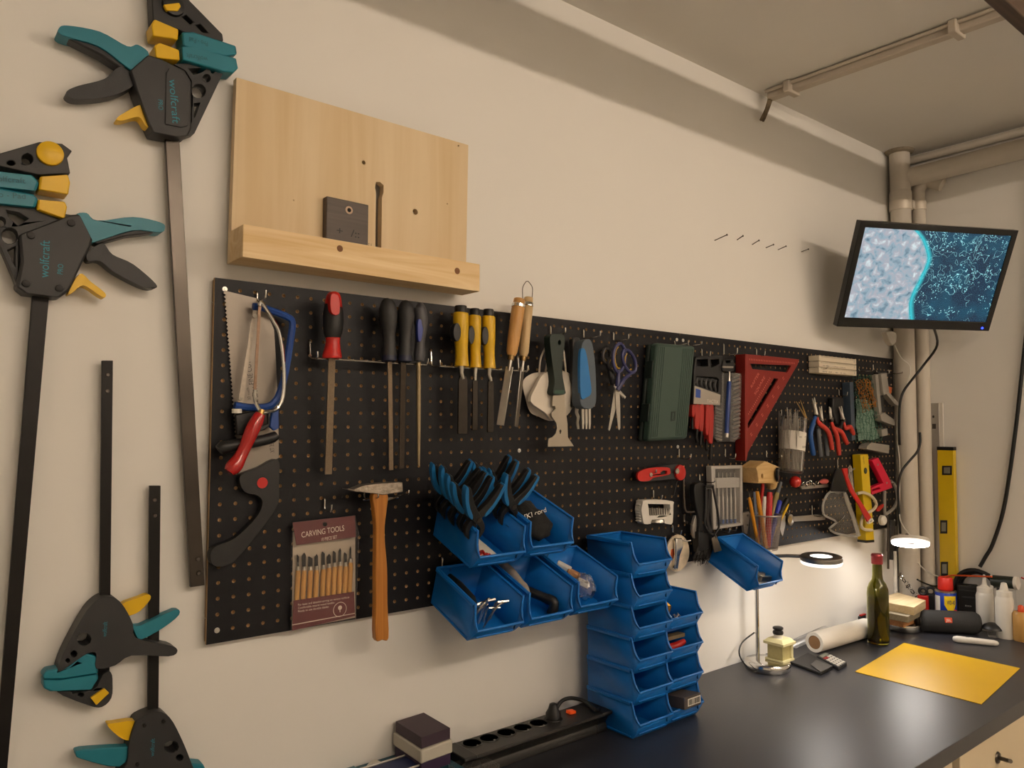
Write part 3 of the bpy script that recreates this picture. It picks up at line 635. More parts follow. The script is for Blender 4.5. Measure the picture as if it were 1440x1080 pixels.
part(r, 'front_fold', MASKM, lambda b: b.plate(c8(bez([(322,566),(350,560),(392,600),(388,700),(386,816),(330,770),(256,712),(285,630)], 3, True)), .036, .026), .003)
for pts in ([(352,378,.02),(335,420,.022),(310,480,.02),(302,558,.012)], [(356,378,.022),(350,440,.024),(345,500,.022),(335,560,.014)], [(360,372,.022),(425,420,.024),(440,490,.02),(446,552,.012)]):
    part(r, 'strap', MASKM, lambda b: b.tube(bez([W(u/K8+680, v/K8+380, d) for u, v, d in pts], 5), .0022, 6))
q = W(786, 628, .05)
r = thing('painters_scraper', (q.x, -.05, q.z), 'multi-purpose scraper with a dark green handle and notched steel blade', 'scraper')
part(r, 'handle', mat('green_rubber', '#1d2a24', .5, var=.1), lambda b: b.plate(c8(bez([(366,352),(398,345),(432,350),(441,385),(432,470),(428,560),(441,640),(441,672),(380,672),(386,600),(372,490),(361,390)], 4, True)), .056, .036, [c8(circ(412,392,9,0,10,14))]), .005)
part(r, 'bolster', mat('green_bolster', '#2c4a3c', .45), lambda b: b.plate(c8([(383,650),(441,650),(441,672),(380,672)]), .0565, .0355), .002)
part(r, 'blade', mat('brushed_steel', '#a39a8c', .42, .8, var=.05, scale=20), lambda b: b.plate(c8([(378,672),(440,672),(446,760),(456,830),(458,905),(490,955),(350,958),(352,914),(376,905),(392,885),(399,858),(394,828),(370,793),(368,776),(391,752),(388,738),(373,737)]), .0475, .0455, [c8([(417,862),(423,872),(419,888),(415,888),(411,872)])]), .0003)
hook(819, 464, 'carrying the blue handled modelling tools', .055)
q = W(823, 600, .04)
r = thing('comb_scraper', (q.x, -.04, q.z), 'blue and grey handled tool with a three-pronged blade', 'scraper')
part(r, 'handle', mat('blue_grey_rubber', '#4f5962', .5), lambda b: b.plate(c8(bez([(530,440),(544,385),(580,378),(600,450),(611,600),(604,738),(530,735),(524,600)], 4, True)), .056, .03), .004)
part(r, 'grip', mat('blue_rubber', '#1b6cab', .45), lambda b: b.plate(c8(bez([(528,440),(548,425),(562,470),(575,560),(586,660),(560,690),(530,690),(524,560)], 4, True)), .0585, .05), .003)
for x in (534, 552, 570): part(r, 'prong', STEEL, lambda b: b.plate(c8([(x,740),(x+12,740),(x+13,830),(x+10,862),(x+2,862),(x+1,830)]), .044, .042), .0003)
q = W(809, 602, .024)
r = thing('wavy_scraper', (q.x, -.024, q.z), 'slim dark handled tool with a wavy bright blade behind the blue handled one', 'scraper')
part(r, 'handle', GREYP, lambda b: b.plate(c8([(486,372),(520,362),(528,390),(522,745),(496,745),(490,560)]), .03, .014), .003)
part(r, 'blade', STEEL, lambda b: b.plate(c8([(498,745),(518,745),(514,770),(522,795),(517,825),(521,862),(508,862),(503,830),(507,800),(498,775)]), .023, .0215), .0003)
hook(861, 468, 'carrying the two pairs of scissors', .05)
def scissors(label, m1, m2, ringA, ringB, piv, tips, d, mb=STEEL):
    q = W(*tips[0], d); r = thing('scissors', (q.x, -d, q.z), label, 'scissors')
    for i, (c, rx, ry, rot) in enumerate((ringA, ringB)):
        pts = []
        for k in range(18):
            t = 2*math.pi*k/18; x, y = rx*math.cos(t), ry*math.sin(t)
            pts.append(W(c[0]+x*math.cos(rot)-y*math.sin(rot), c[1]+x*math.sin(rot)+y*math.cos(rot), d+.003*i))
        hnd = part(r, 'handle', m1, lambda b: (b.tube(pts, .0042, 8, closed=True), b.tube(bez([W(c[0]-ry*math.sin(rot)*.95, c[1]+ry*math.cos(rot)*.95, d+.003*i), W((c[0]+piv[0])/2-ry*.2*math.sin(rot), (c[1]+piv[1])/2+ry*.3, d+.003*i), W(piv[0], piv[1], d+.003*i)], 5), [.0045]*6+[.006]*5, 8)))
        part(hnd, 'ring_liner', m2, lambda b: b.tube([W(c[0]+(rx*.72)*math.cos(2*math.pi*k/14+rot), c[1]+(ry*.76)*math.sin(2*math.pi*k/14+rot), d+.003*i) for k in range(3, 11)], .0018, 6))
        t = tips[i]
        part(r, 'blade', mb, lambda b: b.plate([(piv[0]-3, piv[1]-6), (piv[0]+3, piv[1]-6), (piv[0]+(t[0]-piv[0])*.4+3, piv[1]+(t[1]-piv[1])*.4), (t[0]+1.5, t[1]-3), (t[0], t[1]), (t[0]-1.5, t[1]-2), (piv[0]+(t[0]-piv[0])*.4-3, piv[1]+(t[1]-piv[1])*.4)], d+.002*i, d-.0015+.002*i), .0003)
    part(r, 'pivot_screw', STEEL, lambda b: b.lathe(W(piv[0], piv[1], d), [(-.003,.004),(.005,.004),(.006,.002)], (0,-1,0), 12))
PURP = mat('purple_plastic', '#32345f', .35); OCH = mat('ochre_rubber', '#b08a2c', .5)
scissors('large scissors with dark purple handles and long steel blades', PURP, OCH, ((870.5, 503), 8.5, 20, .05), ((884.5, 508), 8, 17, -.35), (868, 549), ((857, 606), (871, 605)), .036)
scissors('small scissors with ochre finger rings hanging behind the purple pair', mat('dark_scissor_handle', '#2b2a2c', .4), OCH, ((853, 500), 5.5, 10, .0), ((860, 512), 5, 9, -.2), (862, 540), ((876, 560), (879, 561)), .018)

# ------------------------------------------------------------------ carving knife set in its bag
K9 = 5.14
c9 = lambda pts: S(pts, K9, 400, 690)
hook(455, 701, 'carrying the bag of carving knives', .03)
q = W(455, 885, 0)
r = thing('carving_knife_set', (q.x, -.01, q.z), 'clear bag of ten small wooden handled carving knives with burgundy card', 'tool set')
BURG = mat('burgundy_card', '#5c171d', .55, var=.08); 
part(r, 'card', mat('grey_card', '#b8aa98', .8), lambda b: b.plate(c9([(62,300),(512,250),(512,918),(55,1005)]), .003, .0022))
tp = part(r, 'top_label', BURG, lambda b: b.plate(c9([(60,232),(280,206),(510,181),(516,335),(300,364),(86,394)]), .0135, .0128, [c9(circ(293,243,17,0,10))]))
lo = part(r, 'bottom_label', BURG, lambda b: b.plate(c9([(66,795),(504,730),(510,905),(56,1012)]), .0128, .0120))
CREAM = mat('cream_print', '#d9c8b8', .6)
textpx(tp, 'CARVING TOOLS', (424, 756), (484, 746), .0137, CREAM, h=.010)
textpx(tp, '10 PIECE SET', (452, 761), (474, 757), .0137, CREAM, h=.006)
for i, t_ in enumerate(('For basic and detailed carving on various surfaces', 'Comfortable natural wood handles', 'Ready to use durable blades')):
    x1 = (491, 470, 462)[i]; y0 = (852, 856.5, 861)[i]; textpx(lo, t_, (419, y0), (x1, y0-(x1-419)*.155), .0130, CREAM, h=.0038)
qe = W(478, 857, .0128); part(lo, 'emblem', CREAM, lambda b: (b.torus(qe, .0125, .0006, (0,1,0), 28, 5), b.sphere(qe+Vector((0,-.0003,.003)), (.004,.0006,.004), 10, 6), b.box(qe+Vector((0,-.0003,-.002)), (.0012,.0006,.006))))
part(lo, 'rule', CREAM, lambda b: b.plate([(411,878.3),(499,862),(499,863),(411,879.5)], .0131, .0127))
HW = wood('knife_handle_wood', '#c99a55', '#b88440', 'z', 120, .45)
tops = [(98,575),(142,575),(188,574),(232,572),(282,566),(322,556),(362,548),(402,542),(442,545),(478,518)]
for i, (x, y) in enumerate(tops):
    u, v = x/K9+400, y/K9+690; vb = (800-i*7)/K9+690; ub = u-2
    k = part(r, 'carving_knife', HW, lambda b: rod(b, [(u,v,3.2),(u-.4,v+8,3.9),(ub,vb,3.7)], .0078, 10))
    part(k, 'ferrule', STEEL, lambda b: rod(b, [(u,v-5.5,2.6),(u,v+.5,3.1)], .0078, 10))
    bt = v-5-(17+3*math.sin(i*2.1)); bw = (1.5, 2.4, 3, 2.2, 2, 2.6, 2, 1.6, 1.8, 1.1)[i]
    part(k, 'blade', BLKSTEEL, lambda b: b.plate([(u-bw,v-5),(u+bw,v-5),(u+bw,bt+3),(u+(bw*.2 if i % 2 else -bw*.6),bt)]+([(u-bw,bt+4)] if i % 2 else [(u-bw,bt+1)]), .0085, .0072))
part(r, 'bag', CLEAR, lambda b: b.plate(c9([(60,229),(300,203),(511,178),(540,320),(528,620),(516,930),(45,1017),(48,720),(46,420)]), .0148, .0143))

# ------------------------------------------------------------------ hammer
q = W(537, 898, .045)
r = thing('hammer', (q.x, -.045, q.z), 'hammer with a worn speckled steel head and long wooden handle', 'hammer')
WORN = mat('worn_hammer_steel', '#9c9184', .4, .8, var=.7, scale=110, bump=.5, bscale=300)
part(r, 'head', WORN, lambda b: b.plate([(488,687.5),(497,688.5),(512,682.5),(535,679.5),(566,678),(567.2,692),(540,696),(520,693.5),(500,691.5)], .056, .034), .0012)
part(r, 'handle', wood('hickory', '#bb7d32', '#9c6020', 'z', 70, .38), lambda b: b.plate(bez([(525.5,694),(545,694),(544.5,715),(541.5,740),(542,765),(545,800),(545.5,850),(547,897),(538,900),(528.5,898.5),(528.5,850),(528.5,800),(529,765),(529,740),(526.5,715)], 3, True), .052, .038), .005)
hr = thing('hammer_rest', (W(537,700,0).x, 0, W(537,700,0).z-.01), 'double pronged wire rest that holds the hammer head', 'hook')
for (u0, v0, u1, v1, u2, v2) in ((517, 700, 523, 697, 514, 697), (549, 702, 566, 692, 581, 691)):
    part(hr, 'prong', WIRE, lambda b: b.tube(bez([(W(u0-6,v0-14,0).x, .003, W(u0,v0-16,0).z), (W(u0-6,v0-14,0).x, -.005, W(u0,v0-16,0).z), (W(u0-6,v0,0).x, -.006, W(u0,v0,0).z), W(u1, v1+3, .03), W(u1+8, v1+3, .062), W(u1+9, v1-3, .066)], 4), .0016, 6))
part(hr, 'cross_wire', WIRE, lambda b: b.tube([W(510,703,.006), W(560,700,.006)], .0016, 6))
# ------------------------------------------------------------------ blue storage bins
BW, BS, BH = .104, .130, .076
def binx(h): return .0035*h/BH
BIN_N = [0]
def make_bin(label, group, loc, tilt):
    if BIN_N[0] == 0:
        r = thing('storage_bin', (0,0,0), label, 'storage bin', group)
        prof = [(0,0),(BS,0),(BS+.006,.006),(BS+.022,.033),(BS+.014,.041),(BS+.008,.052),(BS+.005,.064),(BS+.003,BH),(0,BH)]
        b = MB(); n = len(prof)
        Lv = [(-binx(h), -s, h) for s, h in prof]; Rv = [(BW+binx(h), -s, h) for s, h in prof]
        b.add(Lv+Rv, [tuple(range(n)), tuple(range(2*n-1, n-1, -1)), (0, n, n+1, 1), (1, n+1, n+2, 2), (2, n+2, n+3, 3), (n-1, 2*n-1, n, 0)])
        o = b.build('body', BLUEB, r, smooth=30); m = o.modifiers.new('wall', 'SOLIDIFY'); m.thickness = .0018; m.offset = 0
        path = [Vector(Lv[i]) for i in (3,4,5,6,7,8)]+[Vector(Rv[i]) for i in (8,7,6,5,4,3)]
        part(r, 'rim', BLUEB, lambda k: k.tube(path, .0027, 8, closed=True), 0, 60)
        part(r, 'side_flange', BLUEB, lambda k: k.box((-.0055, -BS/2, BH-.003), (.004, BS, .006)), .001)
        part(r, 'side_flange', BLUEB, lambda k: k.box((BW+.0055, -BS/2, BH-.003), (.004, BS, .006)), .001)
        part(r, 'foot_ledge', BLUEB, lambda k: k.box((BW/2, -BS-.0095, .010), (BW*.82, .004, .0035)), .001)
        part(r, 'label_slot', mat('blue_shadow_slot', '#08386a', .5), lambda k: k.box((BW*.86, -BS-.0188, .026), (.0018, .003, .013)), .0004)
        part(r, 'base_runner', BLUEB, lambda k: k.box((-.0012, -BS*.5, .003), (.004, BS*.96, .004)), .001)
        make_bin.proto = r
    else:
        r = copy_tree(make_bin.proto); r['label'] = label; r['group'] = group
    BIN_N[0] += 1
    r.location = loc; r.rotation_euler = (tilt, 0, 0)
    M_ = Matrix.Translation(Vector(loc)) @ Matrix.Rotation(tilt, 4, 'X')
    return r, M_
HG, SG = 'blue bins hung on the pegboard', 'blue bins stacked on the worktop'
TL = math.radians(21)
hb = {}
for k, x, z, t, lb in (('T1', .412, .119, TL, 'blue hanging bin full of black spring clamps'), ('T2', .537, .125, TL, 'blue hanging bin holding a black cloth pouch'),
                    ('B1', .408, -.0115, TL, 'blue hanging bin holding hex keys'), ('B2', .535, -.009, TL, 'blue hanging bin with a black pipe tool, between two other bins'),
                    ('B3', .664, -.005, TL, 'blue hanging bin holding small bags of white parts'), ('LONE', 1.2833, -.0278, math.radians(26), 'single blue bin hanging above the desk lamp')):
    hb[k] = make_bin(lb, HG, (x, -.007, z), t)[1]
for u, v, w_ in ((620.5, 784, 'that carries the bin of hex keys'), (684, 780, 'that carries the bin with the black pipe tool'), (757, 765, 'that carries the bin of white parts'), (631, 690, 'that carries the bin of spring clamps'), (712, 683, 'that carries the bin with the black pouch'), (1012, 735, 'that carries the single bin, one of a pair'), (1021, 733, 'that carries the single bin, one of a pair')):
    hook(u, v, w_, .03, .01, .022)
ordn = ['lowest', 'second from below', 'third from below', 'fourth from below', 'fifth from below', 'topmost']
sb1 = []; sb2 = []
for i in range(6): sb1.append(make_bin('empty blue bin, %s in the stack of six by the power strip' % ordn[i], SG, (.818, -.026, ZD+.001+i*.0667), 0)[1])
for i, lb in enumerate(('blue bin with a small dark box in it, lowest in the stack of four', 'empty blue bin, second from below in the stack of four', 'blue bin with red parts in it, third from below in the stack of four', 'blue bin with screws and a gold bracket, topmost in the stack of four')):
    sb2.append(make_bin(lb, SG, (.9325, -.020, ZD+.001+i*.0667), 0)[1])

# spring clamps
SPN = [0]
def spring_clamp(M_, x, s, h, label, open_=0.0):
    if SPN[0] == 0:
        r = thing('spring_clamp', (0,0,0), label, 'spring clamp', 'black spring clamps in the hanging bin')
        for sg in (-1, 1):
            yy = .004*sg
            arm = part(r, 'arm', BLACKP, lambda b: b.prism([Vector((sg*a, yy-.006, c)) for a, c in bez([(.007,-.006),(.016,.004),(.027,.018),(.036,.036),(.043,.056),(.042,.063),(.036,.063),(.029,.050),(.018,.030),(.002,.012),(-.009,-.002),(-.017,-.014),(-.018,-.026),(-.010,-.040),(-.0045,-.043),(-.008,-.030),(-.008,-.020),(-.002,-.012)], 2, True)], (0, .012, 0)), .0012)
            part(arm, 'grip', mat('light_blue_grip', '#12649c', .5), lambda b: b.prism([Vector((sg*a, yy-.0068, c)) for a, c in bez([(.016,.001),(.024,.006),(.033,.018),(.042,.038),(.047,.058),(.044,.066),(.040,.060),(.035,.042),(.027,.024),(.017,.010)], 2, True)], (0, .0136, 0)), .0015)
        part(r, 'pivot', DSTEEL, lambda b: b.cyl((0,-.011,0), (0,.011,0), .005, n=12))
        spring_clamp.proto = r
    else:
        r = copy_tree(spring_clamp.proto); r['label'] = label
    SPN[0] += 1
    p = M_ @ Vector((x, -s, h)); r.location = p
    r.rotation_euler = (TL, random.uniform(-.12, .12), random.uniform(-.25, .05))
for i, s in enumerate((.012, .038, .064, .092, .118)): spring_clamp(hb['T1'], -.002, s, BH+.020, 'black spring clamp on the outer wall of the hanging bin, %s from the pegboard' % ('first', 'second', 'third', 'fourth', 'fifth')[i])
for i, s in enumerate((.004, .030, .056, .082)): spring_clamp(hb['T1'], BW+.002, s, BH+.020, 'black spring clamp between the two upper hanging bins, %s from the pegboard' % ('first', 'second', 'third', 'fourth')[i])

# things lying in the bins (points given inside the bin: across, out from the wall, up)
def ib(M_, x, s, h): return M_ @ Vector((x, -s, h))
def ibox(b, M_, x0, x1, s0, s1, h0, h1):
    b.hexa([ib(M_, *p) for p in ((x0,s0,h0),(x0,s1,h0),(x1,s1,h0),(x1,s0,h0),(x0,s0,h1),(x0,s1,h1),(x1,s1,h1),(x1,s0,h1))])
b = MB(); ibox(b, hb['T1'], .02, .075, .03, .13, .006, .009); tag(b.build('paper_card', PAPER), 'white paper card lying in the spring clamp bin', 'paper')
for i in range(7):
    b = MB(); p = ib(hb['T1'], .034+.02*random.random(), .10+.022*random.random(), .013); b.torus(p, .0034, .0014, (random.random()-.5, random.random()-.5, 1), 12, 6)
    tag(b.build('red_ring', RED), 'tiny red ring on the white card in the bin', 'ring', 'red rings on the card')
# black cloth pouch
r = thing('cloth_pouch', ib(hb['T2'], .05, .05, .01), 'crumpled black cloth pouch with white lettering in the bin', 'pouch')
def pouch(b):
    b.sphere((0,0,0), 1, 24, 16)
    for i, p in enumerate(b.v):
        n_ = 1+.18*mnoise.noise(p*2.3)+.1*mnoise.noise(p*5)
        x, s, h = .052+p.x*.042*n_, .066+p.y*.056*n_, .040+p.z*.030*n_+.012*max(0, -p.y)
        b.v[i] = ib(hb['T2'], x, s, max(h, .004))
part(r, 'fabric', mat('black_cloth', '#191818', .85, var=.2, scale=60, bump=.5, bscale=150), pouch, smooth=180)
text(r, 'lettering', '[K] cord', ib(hb['T2'], .016, .086, .058), ib(hb['T2'], .076, .078, .066), TEXTW, up=ib(hb['T2'], 0, -.03, .06)-ib(hb['T2'], 0, 0, 0), h=.010, lift=.010)
# hex keys in the first lower bin
HEX = mat('bare_hex_key', '#d2cdc5', .25, .9)
for i in range(8):
    a_ = random.uniform(-.5, .5); x0, s0 = .02+.065*random.random(), .085+.03*random.random(); l1, l2 = random.uniform(.032, .05), random.uniform(.018, .028)
    b = MB(); p0_ = ib(hb['B1'], x0, s0, .008); p1_ = ib(hb['B1'], x0+.012*math.sin(a_*3), s0+.012, .012+l1); p2_ = ib(hb['B1'], x0+.012*math.sin(a_*3)+l2*math.cos(a_), s0+.012-l2*math.sin(a_), .012+l1+.002)
    b.tube([p0_, p1_.lerp(p0_, .1), p1_.lerp(p2_, .12), p2_], random.choice((.0018, .0024, .003)), 6)
    tag(b.build('hex_key', HEX), 'bent bright hex key in the lower hanging bin', 'hex key', 'hex keys in the bin')
b = MB(); b.tube([ib(hb['B1'], .022, .01, .06), ib(hb['B1'], .018, .05, .064), ib(hb['B1'], .026, .085, .056), ib(hb['B1'], .024, .105, .046)], [.006, .008, .007, .005], 10); tag(b.build('black_tool', BLACKP), 'black tool handle leaning in the hex key bin', 'tool')
# second lower bin: wrapped tool and black pipe elbow
b = MB(); b.tube(bez([ib(hb['B2'], .03, .0, .062), ib(hb['B2'], .034, .03, .058), ib(hb['B2'], .038, .06, .048), ib(hb['B2'], .04, .085, .038)], 4), [.010]*9+[.012, .011, .009, .006], 10); tag(b.build('wrapped_tool', mat('wrapped_plastic', '#9d9284', .2, .1, var=.35, scale=60)), 'tool in crinkled clear wrapping in the middle lower bin', 'tool')
r = thing('pipe_tool', ib(hb['B2'], .06, .06, .01), 'black rod tool with an elbow end in the middle lower bin', 'tool')
part(r, 'rod', BLACKP, lambda b: b.tube([ib(hb['B2'], .05, .04, .03), ib(hb['B2'], .082, .10, .032)], .0095, 14))
part(r, 'elbow', BLACKP, lambda b: b.tube(bez([ib(hb['B2'], .082, .10, .032), ib(hb['B2'], .088, .112, .032), ib(hb['B2'], .088, .117, .022), ib(hb['B2'], .086, .118, .008)], 4), .0105, 14))
# third lower bin: small white parts and a clear bag
for i, (x, s, h, l) in enumerate(((.03, .03, .060, .05), (.04, .055, .055, .04), (.05, .08, .045, .035))):
    b = MB(); b.bar(ib(hb['B3'], x, s, h), ib(hb['B3'], x+.02, s+l*.5, h-.006), .016, .011, (0,-.3,1)); tag(b.build('white_part', (WHITEP, wood('tan_part', '#b98b62', '#9c7048', 'x'), WHITEP)[i], bev=.002), ('white block in the outermost hanging bin', 'tan peg in the outermost hanging bin', 'white cap in the outermost hanging bin')[i], 'part')
b = MB(); b.sphere((0,0,0), 1, 18, 12)
for i, p in enumerate(b.v):
    n_ = 1+.35*mnoise.noise(p*2.7+Vector((5,1,2))); b.v[i] = ib(hb['B3'], .062+p.x*.024*n_, .088+p.y*.030*n_, .034+p.z*.024*n_)
tag(b.build('plastic_bag', film('milky_bag', body='#cfcad0', op=.22), smooth=25), 'crumpled clear bag in the outermost lower hanging bin', 'bag')
# single bin: steel brackets
for i, (x, s, h) in enumerate(((.035, .10, .030), (.06, .106, .026), (.075, .118, .022))):
    b = MB(); M_ = hb['LONE']; b.bar(ib(M_, x-.015, s, h), ib(M_, x+.02, s+.008, h), .012, .014, (0,-.2,1)); tag(b.build('steel_block', STEEL, bev=.001), ('short steel block deepest in the single hanging bin', 'short steel block in the middle of the single hanging bin', 'short steel block at the lip of the single hanging bin')[i], 'steel part', 'steel blocks in the single bin')
b = MB(); ibox(b, hb['LONE'], .02, .09, .04, .132, .004, .010); tag(b.build('paper_card', PAPER), 'white paper lining the single hanging bin', 'paper')
# stacked bins
M_ = sb2[3]
b = MB(); b.prism([ib(M_, *p) for p in ((.006,.085,.042),(.05,.095,.054),(.058,.10,.046),(.03,.115,.034),(.010,.11,.034))], (.002,.0,-.004)); tag(b.build('gold_bracket', mat('gold_metal', '#c99a44', .3, .9)), 'gold bracket in the topmost bin of the shorter stack', 'bracket')
for i in range(12):
    x, s = .02+.07*random.random(), .10+.03*random.random(); p = ib(M_, x, s, .012+.016*random.random()); e = p+Vector((random.uniform(-.008,.008), random.uniform(-.006,.006), random.uniform(0,.01)))
    b = MB(); b.cyl(p, e, .0014, n=6); b.cyl(e, e+(e-p)*.15, .0032, n=8); tag(b.build('screw', STEEL), 'small bright screw in the topmost bin of the shorter stack', 'screw', 'screws in the bin')
M_ = sb2[2]
b = MB(); b.tube([ib(M_, .03,.105,.02), ib(M_, .055,.118,.026), ib(M_, .08,.12,.032)], [.008,.009,.006], 10); tag(b.build('red_part', RED), 'red plastic part in the bin with the wooden piece', 'part')
b = MB(); ibox(b, M_, .035, .095, .09, .11, .038, .046); tag(b.build('wooden_piece', wood('grey_wood', '#8a7a5c', '#6e6046', 'x')), 'small wooden piece above the red part in the bin', 'wood')
M_ = sb2[0]
r = thing('small_box', ib(M_, .05, .12, .03), 'small dark box with a bar-coded label lying in the lowest bin', 'box')
def sbx(b): b.hexa([ib(M_, *p) for p in ((.022,.08,.028),(.022,.165,.036),(.080,.165,.036),(.080,.08,.028),(.022,.08,.052),(.022,.165,.062),(.080,.165,.062),(.080,.08,.052))])
part(r, 'carton', mat('dark_carton', '#4a4340', .6), sbx, .0006)
part(r, 'label', PAPER, lambda b: b.hexa([ib(M_, *p) for p in ((.034,.1645,.041),(.034,.1655,.041),(.078,.1655,.041),(.078,.1645,.041),(.034,.1645,.057),(.034,.1655,.057),(.078,.1655,.057),(.078,.1645,.057))]))
def bars(b):
    x = .037
    while x < .074:
        w = random.choice((.0008, .0014, .002)); b.hexa([ib(M_, *p) for p in ((x,.165,.043),(x,.1658,.043),(x+w,.1658,.043),(x+w,.165,.043),(x,.165,.055),(x,.1658,.055),(x+w,.1658,.055),(x+w,.165,.055))]); x += w+random.choice((.0010, .0016))
part(r, 'bar_code', TEXTB, bars)['kind'] = 'stuff'
# ------------------------------------------------------------------ right part of the pegboard
cA = lambda pts: S(pts, 4.696, 880, 450)
cB = lambda pts: S(pts, 4.5, 880, 620)
cC = lambda pts: S(pts, 8, 1090, 490)
cD = lambda pts: S(pts, 7.2, 1090, 615)
cE = lambda pts: S(pts, 7.72, 1030, 640)
cG = lambda pts: S(pts, 7.714, 940, 640)
# green case
GRN = mat('green_case', '#33473f', .5, var=.06, bump=.08, bscale=400); GRD = mat('dark_green_case', '#1b2723', .55)
q = W(940, 620, .03)
r = thing('tool_case', (q.x, -.02, q.z), 'dark green ribbed plastic tool case hanging flat on the pegboard', 'case')
cq = [Vector((1.043,0,.5386)), Vector((1.192,0,.5405)), Vector((1.1557,0,.3008)), Vector((1.0088,0,.2952))]
def cs(b, k, y1, y0):
    c = sum(cq, Vector())/4; P = [c+(p-c)*k for p in cq]; b.prism([(p.x, y1, p.z) for p in P], (0, y0-y1, 0))
part(r, 'base', GRD, lambda b: cs(b, 1.0, -.016, -.002), .006)
part(r, 'lid', GRN, lambda b: cs(b, 1.0, -.042, -.0165), .007)
for t in (.04, .09, .14, .19, .68, .73, .78, .83, .88, .93):
    a0, a1 = cq[0].lerp(cq[1], t), cq[3].lerp(cq[2], t); dz = (a1-a0)*.04
    part(r, 'rib', GRN, lambda b: b.bar(Vector((a0.x+dz.x, -.042, a0.z+dz.z)), Vector((a1.x-dz.x, -.042, a1.z-dz.z)), .0032, .0024, (0,-1,0)), .0006)
a0, a1 = cq[0].lerp(cq[3], .2), cq[0].lerp(cq[3], .36)
for f0, f1 in ((.18, .36), (.62, .8)):
    a0, a1 = cq[0].lerp(cq[3], f0), cq[0].lerp(cq[3], f1)
    part(r, 'latch', GRD, lambda b: b.prism([(a0.x-.003, -.034, a0.z), (a1.x-.003, -.034, a1.z), (a1.x-.003, -.008, a1.z), (a0.x-.003, -.008, a0.z)], (.006, 0, 0)), .001)
part(r, 'emblem', GRD, lambda b: b.plate(cA([(302,605),(330,602),(325,665),(300,668)]), .0428, .0415, [cA([(308,615),(322,613),(318,655),(307,657)])]))
for u, v in ((947, 478), (966, 479)): hook(u, v+2, 'behind the green tool case', .045, .008, .01)
# hex wrench holder
hook(985, 491, 'carrying the red handled wrench set', .03)
q = W(990, 640, .02)
r = thing('wrench_set', (q.x, -.015, q.z), 'black holder with red handled hex wrenches and a grey label', 'tool set')
hd = part(r, 'holder', BLACKP, lambda b: b.plate(cA([(462,250),(470,240),(640,236),(640,300),(632,566),(445,556),(452,330)]), .026, .002, [cA([(472,262),(545,258),(548,300),(528,306),(472,304)]), cA([(562,262),(618,258),(622,290),(565,315)]), cA([(470,372),(600,380),(618,395),(615,478),(460,428)])]), .002)
part(hd, 'label', mat('grey_label', '#a39a8e', .5), lambda b: b.plate(cA([(455,434),(626,494),(622,562),(449,553)]), .0268, .0258))
part(hd, 'blue_sign', mat('blue_sign', '#2a4a9c', .5), lambda b: b.plate(cA([(463,452),(495,462),(493,516),(461,510)]), .0272, .0266))
textpx(hd, 'TACTIX', (994, 566), (1010, 567.5), .0271, TEXTW, h=.009)
for i in range(5): part(r, 'hex_head', GREYP, lambda b: b.tube(bez([W(*p, .014) for p in cA([(470+i*30, 440+i*8), (462+i*30, 410+i*6), (470+i*30, 385+i*4), (490+i*30, 392+i*4)])], 4), .006, 8))
RH = mat('red_rubber', '#a5271f', .4)
for i, (x0, x1, yt, yb) in enumerate(((442,460,562,640),(462,489,562,722),(490,518,562,736),(533,552,565,762),(553,582,566,816))):
    k = part(r, 'wrench_grip', RH, lambda b: b.plate(cA(bez([(x0,yt),(x1,yt),(x1,(yt+yb)/2),(x1-6,yb-8),(x1-14,yb),(x0-2,yb-14),(x0-2,(yt+yb)/2)], 2, True)), .026, .008), .003)
    part(k, 'hex_tip', BLKSTEEL, lambda b: b.tube([W(*p, .016) for p in cA([((x0+x1)/2-4, yb-4), ((x0+x1)/2-12, yb+40+14*i), ((x0+x1)/2-10+6*(i % 2), yb+80+6*i)])], .0045, 6))
# bit case with the blue pen driver
hook(1016, 484, 'carrying the clear bit case', .045, .016, .03)
q = W(1022, 622, .02)
r = thing('bit_case', (q.x, -.015, q.z), 'clear ribbed bit case with a blue pen-shaped driver down its middle', 'tool set')
part(r, 'hanger', BLACKP, lambda b: b.plate(cA([(648,262),(710,258),(724,300),(716,338),(640,338),(640,300)]), .03, .004, [cA([(664,268),(696,266),(698,282),(664,284)])]), .003)
part(r, 'clasp', STEEL, lambda b: b.plate(cA([(640,304),(712,306),(712,318),(640,316)]), .033, .029), .001)
part(r, 'tray', mat('grey_tray', '#3b3a38', .5), lambda b: b.plate(cA([(636,345),(760,352),(768,372),(752,760),(716,804),(605,804),(580,762),(592,560),(636,548)]), .014, .002), .003)
for side, x0, x1, y0, y1, n in ((0, 588, 634, 585, 785, 10), (1, 702, 756, 372, 785, 17)):
    for i in range(n):
        yy = y0+(y1-y0)*i/(n-1); part(r, 'bit', STEEL, lambda b: b.tube([W(*p, .019) for p in cA([(x0+4, yy+(6 if side else -6)), (x1-4, yy-(8 if side else -8))])], .0032, 6))
part(r, 'cover', CLEAR, lambda b: b.plate(cA([(636,345),(650,352),(652,560),(640,800),(606,806),(578,764),(590,560),(634,546)]), .027, .0262))
part(r, 'cover', CLEAR, lambda b: b.plate(cA([(700,350),(760,352),(768,372),(752,762),(716,806),(690,800),(694,560)]), .027, .0262))
pn = part(r, 'pen_driver', mat('blue_driver', '#203a7c', .3), lambda b: rod(b, [(*cA([(682,405)])[0],2.4),(*cA([(682,412)])[0],3.4),(*cA([(674,580)])[0],3.5),(*cA([(666,748)])[0],3.4)], .03, 14))
part(pn, 'tip', STEEL, lambda b: rod(b, [(*cA([(684,340)])[0],.9),(*cA([(683,380)])[0],1.3),(*cA([(682,406)])[0],2.2)], .03, 12))
